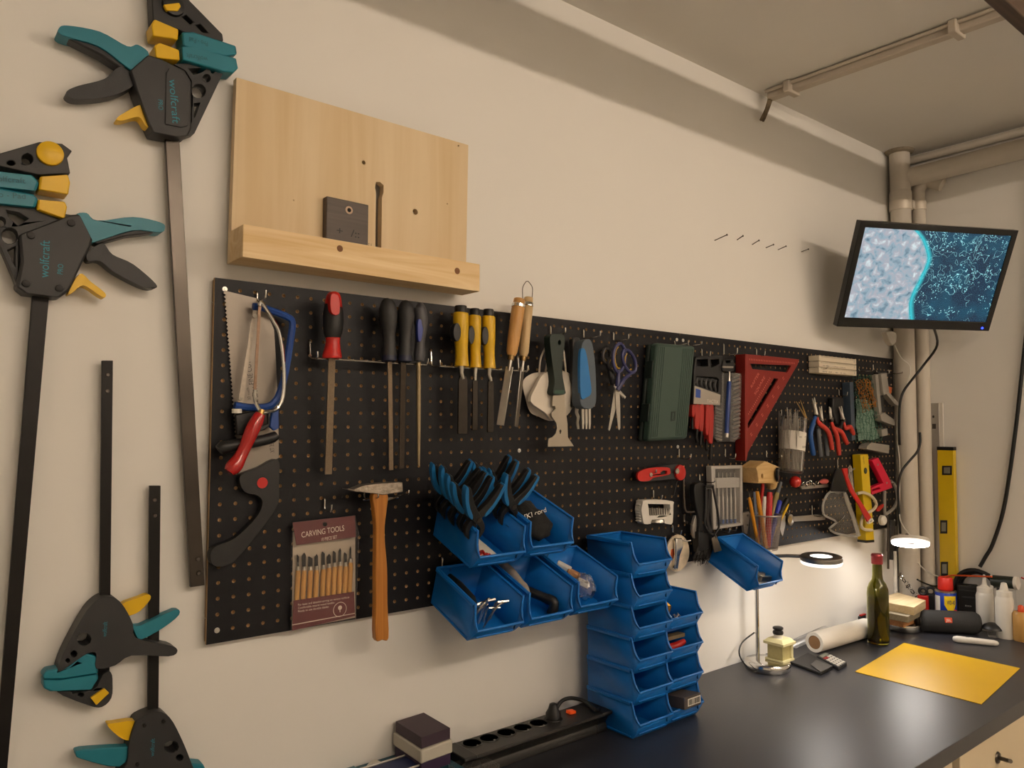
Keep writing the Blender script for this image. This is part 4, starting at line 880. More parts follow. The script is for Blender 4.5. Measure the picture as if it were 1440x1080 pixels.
part(pn, 'end_cap', STEEL, lambda b: rod(b, [(*cA([(666,748)])[0],3.5),(*cA([(664,775)])[0],3.5)], .03, 14))
# red speed square
hook(1062, 491, 'carrying the red square', .03)
SQR = mat('red_anodized', '#84211a', .4, .3, var=.05)
q = W(1040, 648, .02)
r = thing('speed_square', (q.x, -.01, q.z), 'red metal triangular carpenter square with a wide slot', 'square')
fc = part(r, 'plate', SQR, lambda b: b.plate(cA([(803,226),(900,234),(1146,260),(1136,292),(960,600),(803,882)]), .020, .014, [cA([(822,288),(1092,300),(1066,346),(836,324)]), cA([(980,384),(1008,390),(812,716),(806,682)])]), .0006)
TICK = mat('etched_ticks', '#d0735f', .5)
part(r, 'fence', SQR, lambda b: b.plate(cA([(790,224),(806,226),(806,884),(797,932),(788,930)]), .034, .002), .0008)
textpx(fc, '|||||||||||||||||||||||||||||', (1053.5, 506), (1117, 511.5), .0202, TICK, h=.004, name='scale_marks')
textpx(fc, '||||||||||||||||||||', (1052.5, 583), (1083, 532), .0202, TICK, h=.004, name='scale_marks')
textpx(fc, 'RAFTER', (1057, 546), (1068, 526), .0202, TICK, h=.009)
textpx(fc, 'SQUARE', (1062, 556), (1076, 531), .0202, TICK, h=.009)
textpx(fc, ': : : : : : :', (1056, 614), (1103, 532), .0202, TICK, h=.012, name='scale_marks')
# folding rule
hook(1141, 514, 'under one end of the white folding rule', .05, .01, .012); hook(1206, 519, 'under the other end of the white folding rule', .05, .02, .008)
q = W(1178, 526, .03)
r = thing('folding_rule', (q.x, -.02, q.z), 'white folding rule lying folded on two hooks', 'ruler')
RUL = mat('white_rule', '#d6c9b2', .5, var=.04)
x0, x1 = W(1152, 520, .038).x, W(1204.5, 520, .038).x
zt, zb = W(1178, 502.5, .038).z, W(1178, 527, .038).z
for i in range(3):
    za, zc = zt-(zt-zb)*i/3, zt-(zt-zb)*(i+.92)/3
    sg = part(r, 'rule_segment', RUL, lambda b: b.box(((x0+x1)/2, -.0205, (za+zc)/2), (x1-x0, .035, za-zc)), .0012)
    text(sg, 'scale_marks', '|'*44, Vector((x0+.01, -.038, za-.004)), Vector((x1-.01, -.038, za-.004)), DK, h=.002, lift=.0003)
    part(sg, 'joint', STEEL, lambda b: b.lathe((x1-.014, -.038, (za+zc)/2), [(0,.003),(.0006,.0026)], (0,-1,0), 10))
    if i: text(sg, 'lettering', ('', 'www.rules.com', 'EN 60 - III  2 m')[i], Vector((x0+.02, -.038, zc+.003)), Vector((x0+.16, -.038, zc+.003)), DK, h=.004, lift=.0003)
# jar of wire pieces
hook(1097, 576, 'carrying the clear jar of thin steel pieces', .03)
q = W(1112, 664, .03)
r = thing('needle_jar', (q.x, -.03, q.z), 'clear plastic jar with a white label packed with thin steel pieces', 'jar')
tp, bt = W(1117, 588, .034), W(1111, 664, .034)
jr = rad(tp, 18.5)
part(r, 'jar', CLEAR, lambda b: b.lathe(bt, [(0,jr*.9),(.004,jr),((tp-bt).length,jr),((tp-bt).length,jr*.94),(.006,jr*.93),(.003,jr*.6)], (tp-bt), 28))
part(r, 'label', PAPER, lambda b: b.lathe(bt.lerp(tp, .40), [(0,jr+.0006),((tp-bt).length*.34,jr+.0006)], (tp-bt), 28))
text(r, 'lettering', 'DRILL BITS', bt.lerp(tp, .64)+Vector((-.022,-jr*.9,0)), bt.lerp(tp, .64)+Vector((.012,-jr*1.02,0)), TEXTB, lift=.001, h=.004)
text(r, 'lettering', '||||||||||', bt.lerp(tp, .46)+Vector((-.010,-jr*1.03,0)), bt.lerp(tp, .46)+Vector((.018,-jr*1.0,0)), TEXTB, lift=.001, h=.005)
def pins(b):
    for i in range(70):
        a_, rr_ = random.random()*6.28, jr*.86*math.sqrt(random.random()); a2_ = a_+random.uniform(-.5, .5)
        p = bt+Vector((rr_*math.cos(a_), rr_*math.sin(a_), .006)); e = bt+Vector((rr_*math.cos(a2_), rr_*math.sin(a2_), random.uniform(.12, .19))); b.tube([p, e], random.choice((.0006, .0009, .0012)), 5)
part(r, 'steel_pieces', STEEL, pins)['kind'] = 'stuff'
for i, (p, e) in enumerate((((1133,588), (1120,565)), ((1134,588), (1125.5,563)))):
    b = MB(); b.tube([W(*p, .04), W(*e, .05)], [.0028, .0012], 8); tag(b.build('brass_tweezer', mat('pale_brass', '#bfa06c', .3, .9)), ('bent' if i else 'straight')+' brass tweezer leg sticking out of the jar', 'tweezers')
# pliers
def pliers(label, tips, piv, ends, cols, d, bend=6):
    q = W(*ends[0], d); r = thing('pliers', (q.x, -d, q.z), label, 'pliers')
    for i in (0, 1):
        t, e = tips[i], ends[1-i] if False else ends[i]
        part(r, 'jaw', STEEL, lambda b: b.tube([W(t[0], t[1], d), W((t[0]*.4+piv[0]*.6), (t[1]*.4+piv[1]*.6), d), W(piv[0], piv[1], d+.002*i)], [.0018, .0045, .007], 8))
        sg = 1 if e[0] > piv[0] else -1
        mid = ((piv[0]+e[0])/2+sg*bend, (piv[1]+e[1])/2)
        part(r, 'handle', cols[i], lambda b: b.tube(bez([W(piv[0]+sg, piv[1]+3, d), W(piv[0]+sg*4, piv[1]+12, d+.002), W(*mid, d+.004), W(*e, d+.004)], 4), [.0055]*4+[.0075]*8+[.0065], 10))
    part(r, 'pivot', DSTEEL, lambda b: b.lathe(W(piv[0], piv[1], d), [(-.006,.008),(.007,.008),(.008,.004)], (0,-1,0), 14))
HB_ = mat('blue_grip_rubber', '#23508f', .45); GR_ = mat('grey_grip', '#55585c', .5); RG_ = mat('red_grip', '#b8372b', .4)
pliers('long-nose pliers with one red and one blue-grey grip', ((1142,560),(1145,559)), (1147.5,583), ((1170,632),(1144,640)), (RG_, HB_), .036)
pliers('pliers with blue-grey grips behind the red gripped pair', ((1152,572),(1155,571)), (1155,592), ((1163,641),(1154,642)), (GR_, GR_), .022, 3)
pliers('small long-nose pliers with two slim red grips', ((1166,572),(1168,573)), (1168,590), ((1180,640),(1191,624)), (RG_, RG_), .036, 3)
pliers('pliers with black and red grips hanging beside the green net', ((1180,572),(1183,571)), (1185,590), ((1176,618),(1200,611)), (BLACKP, RG_), .026, 3)
hook(1178, 548, 'with a black holster', .03)
b = MB(); b.plate(cC([(655,560),(700,545),(770,560),(775,640),(750,850),(690,850),(650,700)]), .02, .003); tag(b.build('tool_holster', BLACKP, bev=.003), 'black plastic holster behind the pliers', 'holster')
# green net bag with the orange net on it
def net(b, out, d, nx, nz, amp, seed):
    rnd = random.Random(seed)
    g = [[None]*(nx+1) for _ in range(nz+1)]
    for j in range(nz+1):
        for i in range(nx+1):
            s, t = i/nx, j/nz
            top = Vector(out[0]).lerp(Vector(out[1]), s); bot = Vector(out[3]).lerp(Vector(out[2]), s); p = top.lerp(bot, t)
            w = W(p.x+rnd.uniform(-1.5,1.5), p.y+rnd.uniform(-2.2,2.2), d+amp*math.sin(s*math.pi)*(.6+.4*math.sin(t*5+seed))+rnd.uniform(-.007,.007)); g[j][i] = w
    vs = [p for row in g for p in row]; n = nx+1
    b.add(vs, [(j*n+i, j*n+i+1, (j+1)*n+i+1, (j+1)*n+i) for j in range(nz) for i in range(nx)])
hook(1231, 521, 'carrying the two nets', .045, .01, .012)
for nm, out, nx, nz, d, th, m, lb in (('green_net', ((1200,529),(1229,528),(1241,622),(1203,621)), 9, 20, .014, .0022, mat('green_net_cord', '#3c6a55', .6, var=.3, scale=80), 'green net bag hanging behind the orange net'),
                       ('orange_net', ((1204,536),(1222,533),(1233,571),(1214,578)), 8, 12, .042, .0028, mat('orange_net_cord', '#a86a1c', .6, var=.3, scale=80), 'small orange net bundled over the green net')):
    b = MB(); net(b, out, d, nx, nz, .018, nx); o = b.build(nm, m, smooth=60); w_ = o.modifiers.new('net', 'WIREFRAME'); w_.thickness = th; w_.use_even_offset = False; tag(o, lb, 'net')
b = MB(); net(b, ((1203,560),(1224,562),(1236,618),(1206,618)), .010, 3, 6, .012, 5); tag(b.build('bagged_parts', mat('pale_green_fill', '#6f8a7c', .4, var=.5, scale=60)), 'pale pieces inside the green net bag', 'parts')
b = MB(); b.plate([(1195,538),(1200,537),(1203,618),(1198,620)], .03, .004); tag(b.build('glass_strip', mat('blue_grey_strip', '#3d4a58', .3), bev=.001), 'narrow blue-grey strip hanging between pliers and green net', 'strip')
# grey corner clamps
GRYC = mat('grey_clamp_plastic', '#8d8880', .5); 
q = W(1245, 600, .02)
r = thing('corner_clamp', (q.x, -.02, q.z), 'grey plastic corner clamp with two arms beside the orange net', 'clamp')
part(r, 'spine', GRYC, lambda b: b.plate([(1239,526),(1247,524),(1251,552),(1243,556)], .04, .012), .002)
part(r, 'arm', GRYC, lambda b: b.plate([(1246,553),(1250,551),(1263.5,566),(1263,571),(1258,568)], .036, .016), .001)
part(r, 'side', GRYC, lambda b: b.plate([(1231,527),(1235,527),(1240,578),(1238,590),(1234,560)], .03, .012), .001)
part(r, 'foot', GRYC, lambda b: b.plate([(1238,583),(1244,580),(1259,591),(1259,599),(1240,592)], .036, .014), .002)
part(r, 'orange_pad', mat('orange_plastic', '#c0591d', .45), lambda b: b.plate([(1249,543),(1255,545),(1253,554),(1248,551)], .034, .02), .001)
part(r, 'black_bar', BLACKP, lambda b: b.plate([(1235,524),(1239,523),(1244,577),(1240,580)], .026, .01), .001)
hook(1248, 520, 'carrying the grey corner clamp', .05, .006, .014)
b = MB(); b.plate([(1220,627),(1226,622),(1251,626),(1250.5,638),(1219,631.5)], .036, .006); tag(b.build('angle_plate', GRYC, bev=.002), 'pale grey wedge plate under the green net', 'plate')
b = MB(); b.plate([(1240,604),(1248,602),(1249,612),(1241,614)], .03, .004); tag(b.build('grey_block', GRYC, bev=.002), 'small grey block beside the foot of the green net', 'block')
# red ball and key ring
q = W(1140, 684, .02)
r = thing('key_ring', (q.x, -.02, q.z), 'key ring with a red ball and tangled silver chain', 'key ring')
part(r, 'red_ball', mat('glossy_red_ball', '#c2251c', .2, coat=.4), lambda b: b.sphere(W(1118.5,677.5,.026), rad(W(1118.5,677.5,.026), 8.8)))
part(r, 'chain', CHROME, lambda b: [b.torus(W(1130+i*3.2, 680+2.5*math.sin(i*1.7), .02), .005, .0012, (math.sin(i*2), math.cos(i*1.3), .4), 12, 5) for i in range(7)])['kind'] = 'stuff'
part(r, 'red_fob', mat('pink_fob', '#b8524a', .4), lambda b: b.sphere(W(1159,677,.02), (.026,.006,.008)))
part(r, 'clip', STEEL, lambda b: b.plate([(1126,684),(1165,681),(1165,685),(1128,688)], .018, .012))
# red folding hex key set
q = W(928, 678, .02)
r = thing('folding_hex_set', (q.x, -.02, q.z), 'red and grey folding hex key set lying across its hooks', 'tool set')
part(r, 'frame', GREYP, lambda b: b.plate(cB([(85,196),(118,182),(250,152),(330,146),(358,168),(356,224),(320,242),(120,262),(86,250)]), .026, .006), .002)
part(r, 'cheek', RED, lambda b: b.plate(cB(bez([(76,215),(95,190),(160,170),(265,168),(282,188),(274,214),(180,232),(150,252),(100,256),(80,244)], 3, True)), .032, .0262, [cB([(218,200),(240,186),(262,190),(262,208),(225,216)])]), .003)
part(r, 'end_disc', RED, lambda b: b.lathe(W(955, 664.5, .026), [(0,.020),(.006,.0195),(.0075,.017)], (0,-1,0), 24))
for u, v, rr_ in ((952.3, 662.5, .0075), (915.3, 667.5, .0055)): part(r, 'rivet', STEEL, lambda b: b.lathe(W(u, v, .033), [(0,rr_),(.0016,rr_*.9),(.0016,rr_*.5),(.0008,rr_*.4)], (0,-1,0), 14))
hook(953, 631, 'carrying the red folding hex set', .04, .012, .024); hook(907, 657, 'under the handle end of the red folding hex set', .034, .008, .012)
# white key rack
hook(917, 689, 'carrying the white key holder', .03, .01, .02)
q = W(925, 736, .02)
r = thing('key_holder', (q.x, -.02, q.z), 'small white plastic holder with a row of steel keys', 'holder')
part(r, 'frame', WHITEP, lambda b: b.plate(cB(bez([(118,376),(210,372),(298,382),(302,405),(298,515),(278,528),(245,520),(240,496),(165,500),(160,524),(118,526),(110,500),(100,440),(108,392)], 2, True)), .026, .004, [cB([(140,398),(280,402),(284,430),(272,470),(150,474),(146,430)])]), .002)
part(r, 'insert', mat('grey_insert', '#6b6864', .4), lambda b: b.plate(cB([(142,425),(290,428),(286,466),(150,470)]), .018, .008), .001)
for i in range(9): part(r, 'key', STEEL, lambda b: b.tube([W(*p, .021) for p in cB([(152+i*15, 425+(i % 3)*3), (158+i*14, 470), (165+i*8, 518)])], .0018, 6))
for i in range(7): part(r, 'side_rib', WHITEP, lambda b: b.plate(cB([(88,402+i*17),(112,398+i*17),(112,406+i*17),(88,411+i*17)]), .02, .006), .001)
# long hex wrench, hanging tools
b = MB(); b.tube(bez([W(961,660,.012), W(961,680,.012), W(962,705,.012), W(964,718,.014), W(970,720,.02), W(978,719,.028)], 5), .0035, 6); tag(b.build('long_hex_wrench', DSTEEL), 'long grey L-shaped hex wrench beside the white key holder', 'wrench')
b = MB(); b.tube(bez([W(961.5,724,.012), W(962,733,.012), W(967,735,.02)], 5), .004, 6); tag(b.build('short_hex_wrench', DSTEEL), 'short bent hex wrench stub under the long one', 'wrench')
b = MB(); b.tube([W(947,697,.01), W(952,676,.012), W(956,672,.014)], .0022, 6); tag(b.build('angled_hex_key', BLKSTEEL), 'thin black angled key beside the white key holder', 'wrench')
hook(982, 667, 'carrying the black brush and scraper', .05, .012, .018)
q = W(985, 793, .03)
r = thing('steel_brush', (q.x, -.03, q.z), 'black handled brush with dark splayed bristles', 'brush')
part(r, 'handle', BLACKP, lambda b: b.plate(cG(bez([(290,322),(395,318),(400,500),(375,700),(380,840),(330,850),(335,700),(295,520)], 3, True)), .038, .02), .005)
part(r, 'head', BLACKP, lambda b: b.plate(cG([(330,830),(470,850),(480,960),(440,1010),(340,1060),(330,960)]), .042, .02), .003)
def bris(b):
    for i in range(90):
        u, v = random.uniform(980, 1000), random.uniform(766, 778); p = W(u, v, random.uniform(.022, .042)); e = W(u-4+random.uniform(-3,3), v+15+random.uniform(-2,4), .044+random.uniform(-.004,.006)); b.tube([p, e], .0007, 4)
part(r, 'bristles', BLKSTEEL, bris)['kind'] = 'stuff'
q = W(980, 760, .03)
b = MB(); b.plate(cG(bez([(312,640),(345,700),(352,800),(340,890),(312,918),(280,890),(264,800),(285,690)], 3, True)), .03, .022, [cG(circ(311,828,9,0,8,14))]); tag(b.build('oval_plate', mat('bare_metal_plate', '#b5aea6', .4, .7), bev=.001), 'pale oval metal plate with a hole hanging by the brush', 'plate')
q = W(1005, 775, .04)
r = thing('triangle_scraper', (q.x, -.04, q.z), 'scraper with a bent black wire handle and steel blade', 'scraper')
part(r, 'wire_handle', BLACKP, lambda b: b.tube(bez([W(*p, .05) for p in cG([(402,350),(400,600),(392,740),(440,840),(490,860),(540,800),(548,740),(530,600),(500,440),(480,330)])], 4), .003, 8))
part(r, 'top_bar', BLACKP, lambda b: b.tube([W(*p, .046) for p in cG([(395,345),(485,335)])], .004, 8))
part(r, 'neck', BLACKP, lambda b: b.tube([W(*p, .05) for p in cG([(490,850),(505,900)])], .005, 8))
part(r, 'blade', mat('scraper_blade', '#7d7364', .4, .8), lambda b: b.plate(cG([(470,905),(520,870),(580,1030),(565,1042),(500,1055)]), .054, .051), .0004)
q = W(992, 750, .03)
r = thing('black_tongs', (q.x, -.03, q.z), 'slim glossy black tongs hanging between brush and wire scraper', 'tongs')
for dx in (0, 40): part(r, 'leg', mat('gloss_black', '#17161a', .15), lambda b: b.plate(cG([(405+dx,370),(432+dx,372),(440+dx*.7,700),(470+dx*.3,840),(440+dx*.3,845),(408+dx*.6,700)]), .044-dx*.0002, .036-dx*.0002), .002)
# precision driver case
hook(1018, 631, 'carrying the precision driver case', .035, .012, .024)
q = W(1022, 743, .02)
r = thing('driver_case', (q.x, -.015, q.z), 'flat clear case holding six precision screwdrivers with blue ends', 'tool set')
CG_ = mat('clear_grey_plastic', '#a9a49e', .3, var=.05)
part(r, 'tray', mat('dark_tray', '#3d3a37', .6), lambda b: b.plate(cG([(470,118),(805,112),(808,760),(490,808)]), .004, .002))
part(r, 'case_frame', CG_, lambda b: b.plate(cG([(468,118),(806,110),(810,762),(488,812)]), .022, .003, [cG([(512,152),(780,148),(782,735),(522,772)])]), .002)
part(r, 'holder_bar', CG_, lambda b: b.plate(cG([(520,250),(780,244),(780,350),(522,358)]), .018, .005), .002)
for i in range(6):
    x = 545+i*44
    k = part(r, 'screwdriver', STEEL, lambda b: rod(b, [(*cG([(x-3, 190)])[0], .7), (*cG([(x-2, 300)])[0], .8), (*cG([(x, 440)])[0], 1.0), (*cG([(x, 455)])[0], 1.7), (*cG([(x+2, 700-i*2)])[0], 1.8)], .014, 10))
    part(k, 'blue_end', HB_, lambda b: rod(b, [(*cG([(x+2, 700-i*2)])[0], 1.9), (*cG([(x+2, 748-i*3)])[0], 1.9)], .014, 10))
part(r, 'cover', CLEAR, lambda b: b.plate(cG([(505,145),(785,140),(788,742),(515,780)]), .0235, .0229))
# disc with the chrome clip
q = W(954, 803, .02)
hook(944, 738, 'carrying the round disc', .03, .01, .02)
r = thing('round_disc', (q.x, -.015, q.z), 'round decorated disc with a chrome bracket across it', 'disc')
c_ = W(953.7, 777.8, .014)
part(r, 'disc', mat('marbled_disc', '#d8c8b0', .35, var=.45, scale=45), lambda b: b.lathe((c_.x, -.009, c_.z), [(0,.046),(.003,.0465),(.005,.045)], (0,-1,0), 36))
part(r, 'print_mark', mat('red_gold_print', '#b5502a', .5, var=.5, scale=200), lambda b: b.plate([(944,773),(948,771),(949,781),(946,786),(943,780)], .0146, .0138))
part(r, 'bracket', CHROME, lambda b: b.plate([(951,757),(960,757),(962,768),(957,781),(954,802),(949,801),(951,780)], .026, .016), .003)
part(r, 'pin', CHROME, lambda b: b.tube([W(957,760,.02), W(966,761,.032), W(971,760,.036)], .002, 8))
# pencil cup with pens
hook(1096, 712, 'beside the pencil cup', .03, .01, .018)
tc_, bc_ = W(1077, 724, .047), W(1074, 772, .047)
tr_, br_ = rad(tc_, 22.3), rad(bc_, 19.5)
r = thing('pencil_cup', (bc_.x, bc_.y, bc_.z), 'silver wire mesh pencil cup full of pens', 'cup')
H_ = tc_.z-bc_.z
def cupm(b):
    n, m = 54, 22; vs = []
    for j in range(m+1):
        t = j/m; rr_ = br_+(tr_-br_)*t; c = bc_.lerp(tc_, t)
        vs += [c+Vector((rr_*math.cos(2*math.pi*i/n), rr_*math.sin(2*math.pi*i/n), 0)) for i in range(n)]
    b.add(vs, [(j*n+i, j*n+(i+1) % n, (j+1)*n+(i+1) % n, (j+1)*n+i) for j in range(m) for i in range(n)])
MESHM = mat('mesh_wire', '#a8a29c', .35, .8)
o = part(r, 'mesh_wall', MESHM, cupm); w_ = o.modifiers.new('wires', 'WIREFRAME'); w_.thickness = .0013; w_.use_even_offset = False; o['kind'] = 'stuff'
part(r, 'rim', MESHM, lambda b: b.torus(tc_, tr_, .0022, (0,0,1), 40, 8))
part(r, 'base', MESHM, lambda b: b.lathe(bc_, [(-.001,br_*.98),(.001,br_*1.02),(.003,br_)], n=36))
def pen(name, label, top, foot, hw, m, dt=.047, cap=None, tip=None):
    p = W(*top, dt); e = Vector((bc_.x+foot[0]*br_*.75, bc_.y+foot[1]*br_*.75, bc_.z+.004)); rr_ = rad(p, hw)
    rt = thing(name, e, label, 'pen' if 'pencil' not in name else 'pencil')
    part(rt, 'barrel', m, lambda b: b.tube([e, e.lerp(p, .9), p], [rr_, rr_, rr_*(.85 if not tip else .55)], 10))
    if cap: part(rt, 'cap', cap, lambda b: b.tube([p.lerp(e, .22), p.lerp(e, .02), p], [rr_*1.15, rr_*1.15, rr_*.9], 10))
    if tip: part(rt, 'tip', tip, lambda b: b.tube([p, p+(p-e).normalized()*.02], [rr_*.55, .0006], 8))
OR_ = mat('orange_pencil', '#d08a1a', .4); BL_ = mat('blue_pen', '#1f2f9e', .3)
pen('pencil', 'yellow pencil with a grey tip at the edge of the cup beside the driver case', (1053.5,699), (-.7,.1), 2.6, OR_, .05, None, DSTEEL)
pen('pencil', 'thick orange pencil in the middle of the pencil cup', (1064.5,691), (-.2,-.4), 3.2, OR_, .05)
pen('pen', 'blue-grey pen behind the orange pencil', (1061,692), (-.4,.4), 2.2, mat('pale_blue_pen', '#7d869c', .4), .045)
pen('pen', 'tall slim red pen leaning out behind the orange pencil', (1073,678), (-.3,.5), 2.4, RED, .04)
pen('pen', 'clear white pen beside the red marker', (1075,698), (0,.2), 3.0, WHITEP, .045)
pen('marker', 'fat glossy red marker in the pencil cup', (1082.5,692), (.2,-.3), 4.6, mat('marker_red', '#b3141c', .2, coat=.4), .052, None)
pen('pen', 'grey metal pen leaning across the cup', (1098,678), (-.1,.2), 3.0, GR_, .04)
pen('brush', 'olive brush standing behind the blue pen', (1093,693), (.3,.4), 4.0, mat('olive_brush', '#8a7a4a', .6), .042)
pen('pen', 'blue pen at the edge of the cup', (1096.5,704), (.55,-.2), 3.4, BL_, .05, BL_)
pen('pen', 'black marker tilted behind the blue pen', (1107,702), (.4,.3), 4.2, BLACKP, .04)
pen('pencil', 'yellow pencil with a dark point leaning out past the blue pen', (1109,709), (.6,.0), 1.8, YELP, .05, None, TEXTB)
# wooden block with the black knob
hook(1076, 634, 'carrying the wooden block', .05, .01, .02)
q = W(1080, 686, .04)
r = thing('wooden_mallet', (q.x, -.04, q.z), 'pale wooden house-shaped block with a round black knob', 'wooden block')
PW = wood('pale_block_wood', '#d3b27c', '#bf9a60', 'x', 60, .5)
part(r, 'block', PW, lambda b: b.plate(cE([(256,140),(268,124),(355,64),(512,130),(500,200),(472,296),(284,302),(272,180)]), .062, .012, [cE(circ(325,230,11,0,10,28))]), .003)
part(r, 'base', PW, lambda b: b.plate(cE([(278,294),(500,288),(506,300),(470,312),(284,308)]), .064, .012), .002)
part(r, 'neck', PW, lambda b: rod(b, [(*cE([(425,306)])[0], 8.5), (*cE([(425,335)])[0], 7.5), (*cE([(430,362)])[0], 5.5)], .04, 18))
part(r, 'knob', mat('glass_black', '#1c1c1f', .1), lambda b: b.lathe(W(*cE([(470,210)])[0], .060), [(0,.0105),(.002,.0195),(.008,.0195),(.010,.014),(.0105,.006)], (.45,-1,0), 24))
part(r, 'knob_ring', STEEL, lambda b: b.torus(W(*cE([(470,210)])[0], .060)+Vector((.45,-1,0)).normalized()*.008, .0125, .0012, (.45,-1,0), 24, 6))
# drilled strip behind the cup, steel rule under it
b = MB(); b.plate(cE([(112,630),(180,612),(190,650),(160,860),(130,840),(118,720)]), .012, .004, [cE(circ(165,655,8,0,8,14)), cE(circ(165,760,8,0,8,14))]); tag(b.build('drilled_strip', mat('pale_strip', '#a59c90', .45, .4)), 'pale drilled strip half hidden by the pencil cup', 'strip')
hook(1140, 711, 'carrying the steel rule', .04, .01, .03)
q = W(1130, 742, .01)
r = thing('steel_rule', (q.x, -.01, q.z), 'bright steel rule hanging level near the bottom of the pegboard', 'ruler')
part(r, 'blade', STEEL, lambda b: b.plate(cE([(640,668),(990,640),(1010,642),(1010,702),(960,706),(640,724)]), .010, .006), .0006)
part(r, 'slide', STEEL, lambda b: b.lathe(W(1110.5, 731, .012), [(-.004,.017),(.004,.017),(.006,.013)], (0,-1,0), 22))
part(r, 'slide_face', mat('brass_face', '#a08a5a', .35, .8), lambda b: b.lathe(W(1110.5, 731, .018), [(0,.0115),(.0012,.011)], (0,-1,0), 20))
part(r, 'jaw', STEEL, lambda b: b.plate(cE([(530,660),(580,656),(576,760),(548,880),(536,868),(516,800),(522,720)]), .014, .008), .001)
# yellow level, goggles, red wedge, pink square
q = W(1220, 762, .03)
r = thing('torpedo_level', (q.x, -.02, q.z), 'short yellow spirit level hanging upright behind the goggles', 'level')
part(r, 'body', mat('level_yellow', '#d2b211', .4), lambda b: b.plate([(1210,639.5),(1221,638.5),(1229.5,758),(1229,761.5),(1218,762.5)], .034, .006), .002)
part(r, 'vial', BLACKP, lambda b: b.lathe(W(1217,662,.034), [(0,.0105),(.0012,.010)], (0,-1,0), 20, 1.0, (1,0,0)))
part(r, 'vial_glass', mat('vial_glass', '#56604a', .1), lambda b: b.lathe(W(1217,662,.035), [(0,.0065),(.001,.006)], (0,-1,0), 16))
part(r, 'end_cap', BLACKP, lambda b: b.plate([(1217.6,760),(1229.6,759),(1229.8,762.6),(1218,763.6)], .035, .005), .001)
textpx(r, 'LEVEL', (1215.5, 652), (1214.5, 641), .0342, DK, h=.008)
q = W(1185, 752, .03)
r = thing('safety_goggles', (q.x, -.03, q.z), 'clear safety goggles with a pale strap hanging from a black band', 'goggles')
gout = cD(bez([(560,548),(640,560),(702,552),(740,640),(800,800),(856,992),(760,996),(680,985),(600,965),(550,922),(622,862),(560,820),(492,782),(484,690),(510,610)], 2, True))
GOG = film('goggle_plastic', body='#dcd8d0', op=.12)
part(r, 'lens', GOG, lambda b: dome(b, gout, .022, .022, 5), smooth=60)
part(r, 'frame', film('goggle_rim', body='#dcd8d0', op=.4), lambda b: b.tube([W(u, v, .024) for u, v in gout], .0035, 8, closed=True))
part(r, 'bridge', MATS['goggle_rim'], lambda b: b.tube(bez([W(*p, .046) for p in cD([(705,560),(730,660),(790,820),(840,985)])], 4), .005, 8))
part(r, 'elastic', mat('pale_elastic', '#cfc2a6', .5), lambda b: b.tube(bez([W(*p, .045) for p in cD([(830,570),(900,560),(980,600),(1025,680),(985,740),(900,780),(870,880),(900,930),(980,940)])], 4), .005, 8))
part(r, 'valve', WHITEP, lambda b: b.lathe(W(1239,731.5,.042), [(0,.017),(.010,.0165),(.014,.012),(.014,.006)], (-.1,-1,0), 22))
part(r, 'buckle', WHITEP, lambda b: b.plate(cD([(945,845),(990,820),(1005,850),(955,878)]), .056, .048, [cD([(958,848),(982,836),(988,848),(964,862)])]), .001)
hook(1176, 646, 'carrying the goggles by a black band', .04, .012, .03)
b = MB(); b.plate(cD([(625,320),(690,318),(735,430),(728,548),(575,548),(590,430)]), .030, .022); tag(b.build('black_band', BLACKP, bev=.002), 'black webbing band from which the goggles hang', 'band')
b = MB(); b.plate(cD([(684,316),(736,312),(742,400),(800,540),(975,810),(940,858),(860,700),(760,540)]), .064, .058); tag(b.build('red_wedge', mat('bright_red', '#c01a14', .35), bev=.0015), 'long thin red wedge lying over the level and goggles', 'wedge')
b = MB()
for i in range(6): b.tube(bez([W(1193+i*1.5+random.uniform(-2,2), 655+random.uniform(0,4), .05), W(1196+random.uniform(-3,4), 668, .056), W(1199+random.uniform(-2,3), 690, .052), W(1203+random.uniform(-3,3), 702, .05)], 4), .0016, 6)
o = tag(b.build('clear_cord', film('clear_cord', body='#cfc8bc', op=.5)), 'tangle of clear cords hanging beside the red wedge', 'cord'); o['kind'] = 'stuff'
q = W(1240, 695, .02)
r = thing('angle_finder', (q.x, -.02, q.z), 'bright pink two-armed angle finder beside the yellow level', 'angle finder')
PNK = mat('pink_plastic', '#d3173f', .4)
part(r, 'arm', PNK, lambda b: b.plate(cD([(982,232),(1048,206),(1165,430),(1190,505),(1100,470)]), .030, .012), .002)
part(r, 'arm', PNK, lambda b: b.plate(cD([(1110,455),(1165,440),(1192,512),(985,582),(975,512)]), .0295, .011, [cD([(985,530),(1060,505),(1070,522),(990,548)])]), .002)
for p in cD([(1040,276),(1130,462)]): part(r, 'rivet', STEEL, lambda b: b.lathe(W(*p, .030), [(0,.004),(.002,.003)], (0,-1,0), 10))
hook(1243, 676, 'carrying the pink angle finder', .034, .006, .008)
b = MB(); b.tube(bez([W(1244,690,.02), W(1244,720,.02), W(1247,722,.022), W(1257,714,.026), W(1262,700,.028), W(1259,684,.024), W(1252,676,.02)], 5), .0055, 8); tag(b.build('grey_spring_hoop', GRYC), 'grey plastic hoop hanging under the pink angle finder', 'hoop')
b = MB(); b.tube([W(1247,722,.016), W(1249,745,.016), W(1249,800,.016)], .004, 8); tag(b.build('hanging_rod', DSTEEL), 'thin grey rod hanging below the grey hoop', 'rod')
b = MB(); b.plate([(1253,732),(1259,732),(1261,780),(1256,788),(1252,775)], .02, .006); tag(b.build('dark_file_case', GREYP, bev=.002), 'dark slim case hanging beside the thick pipe', 'case')
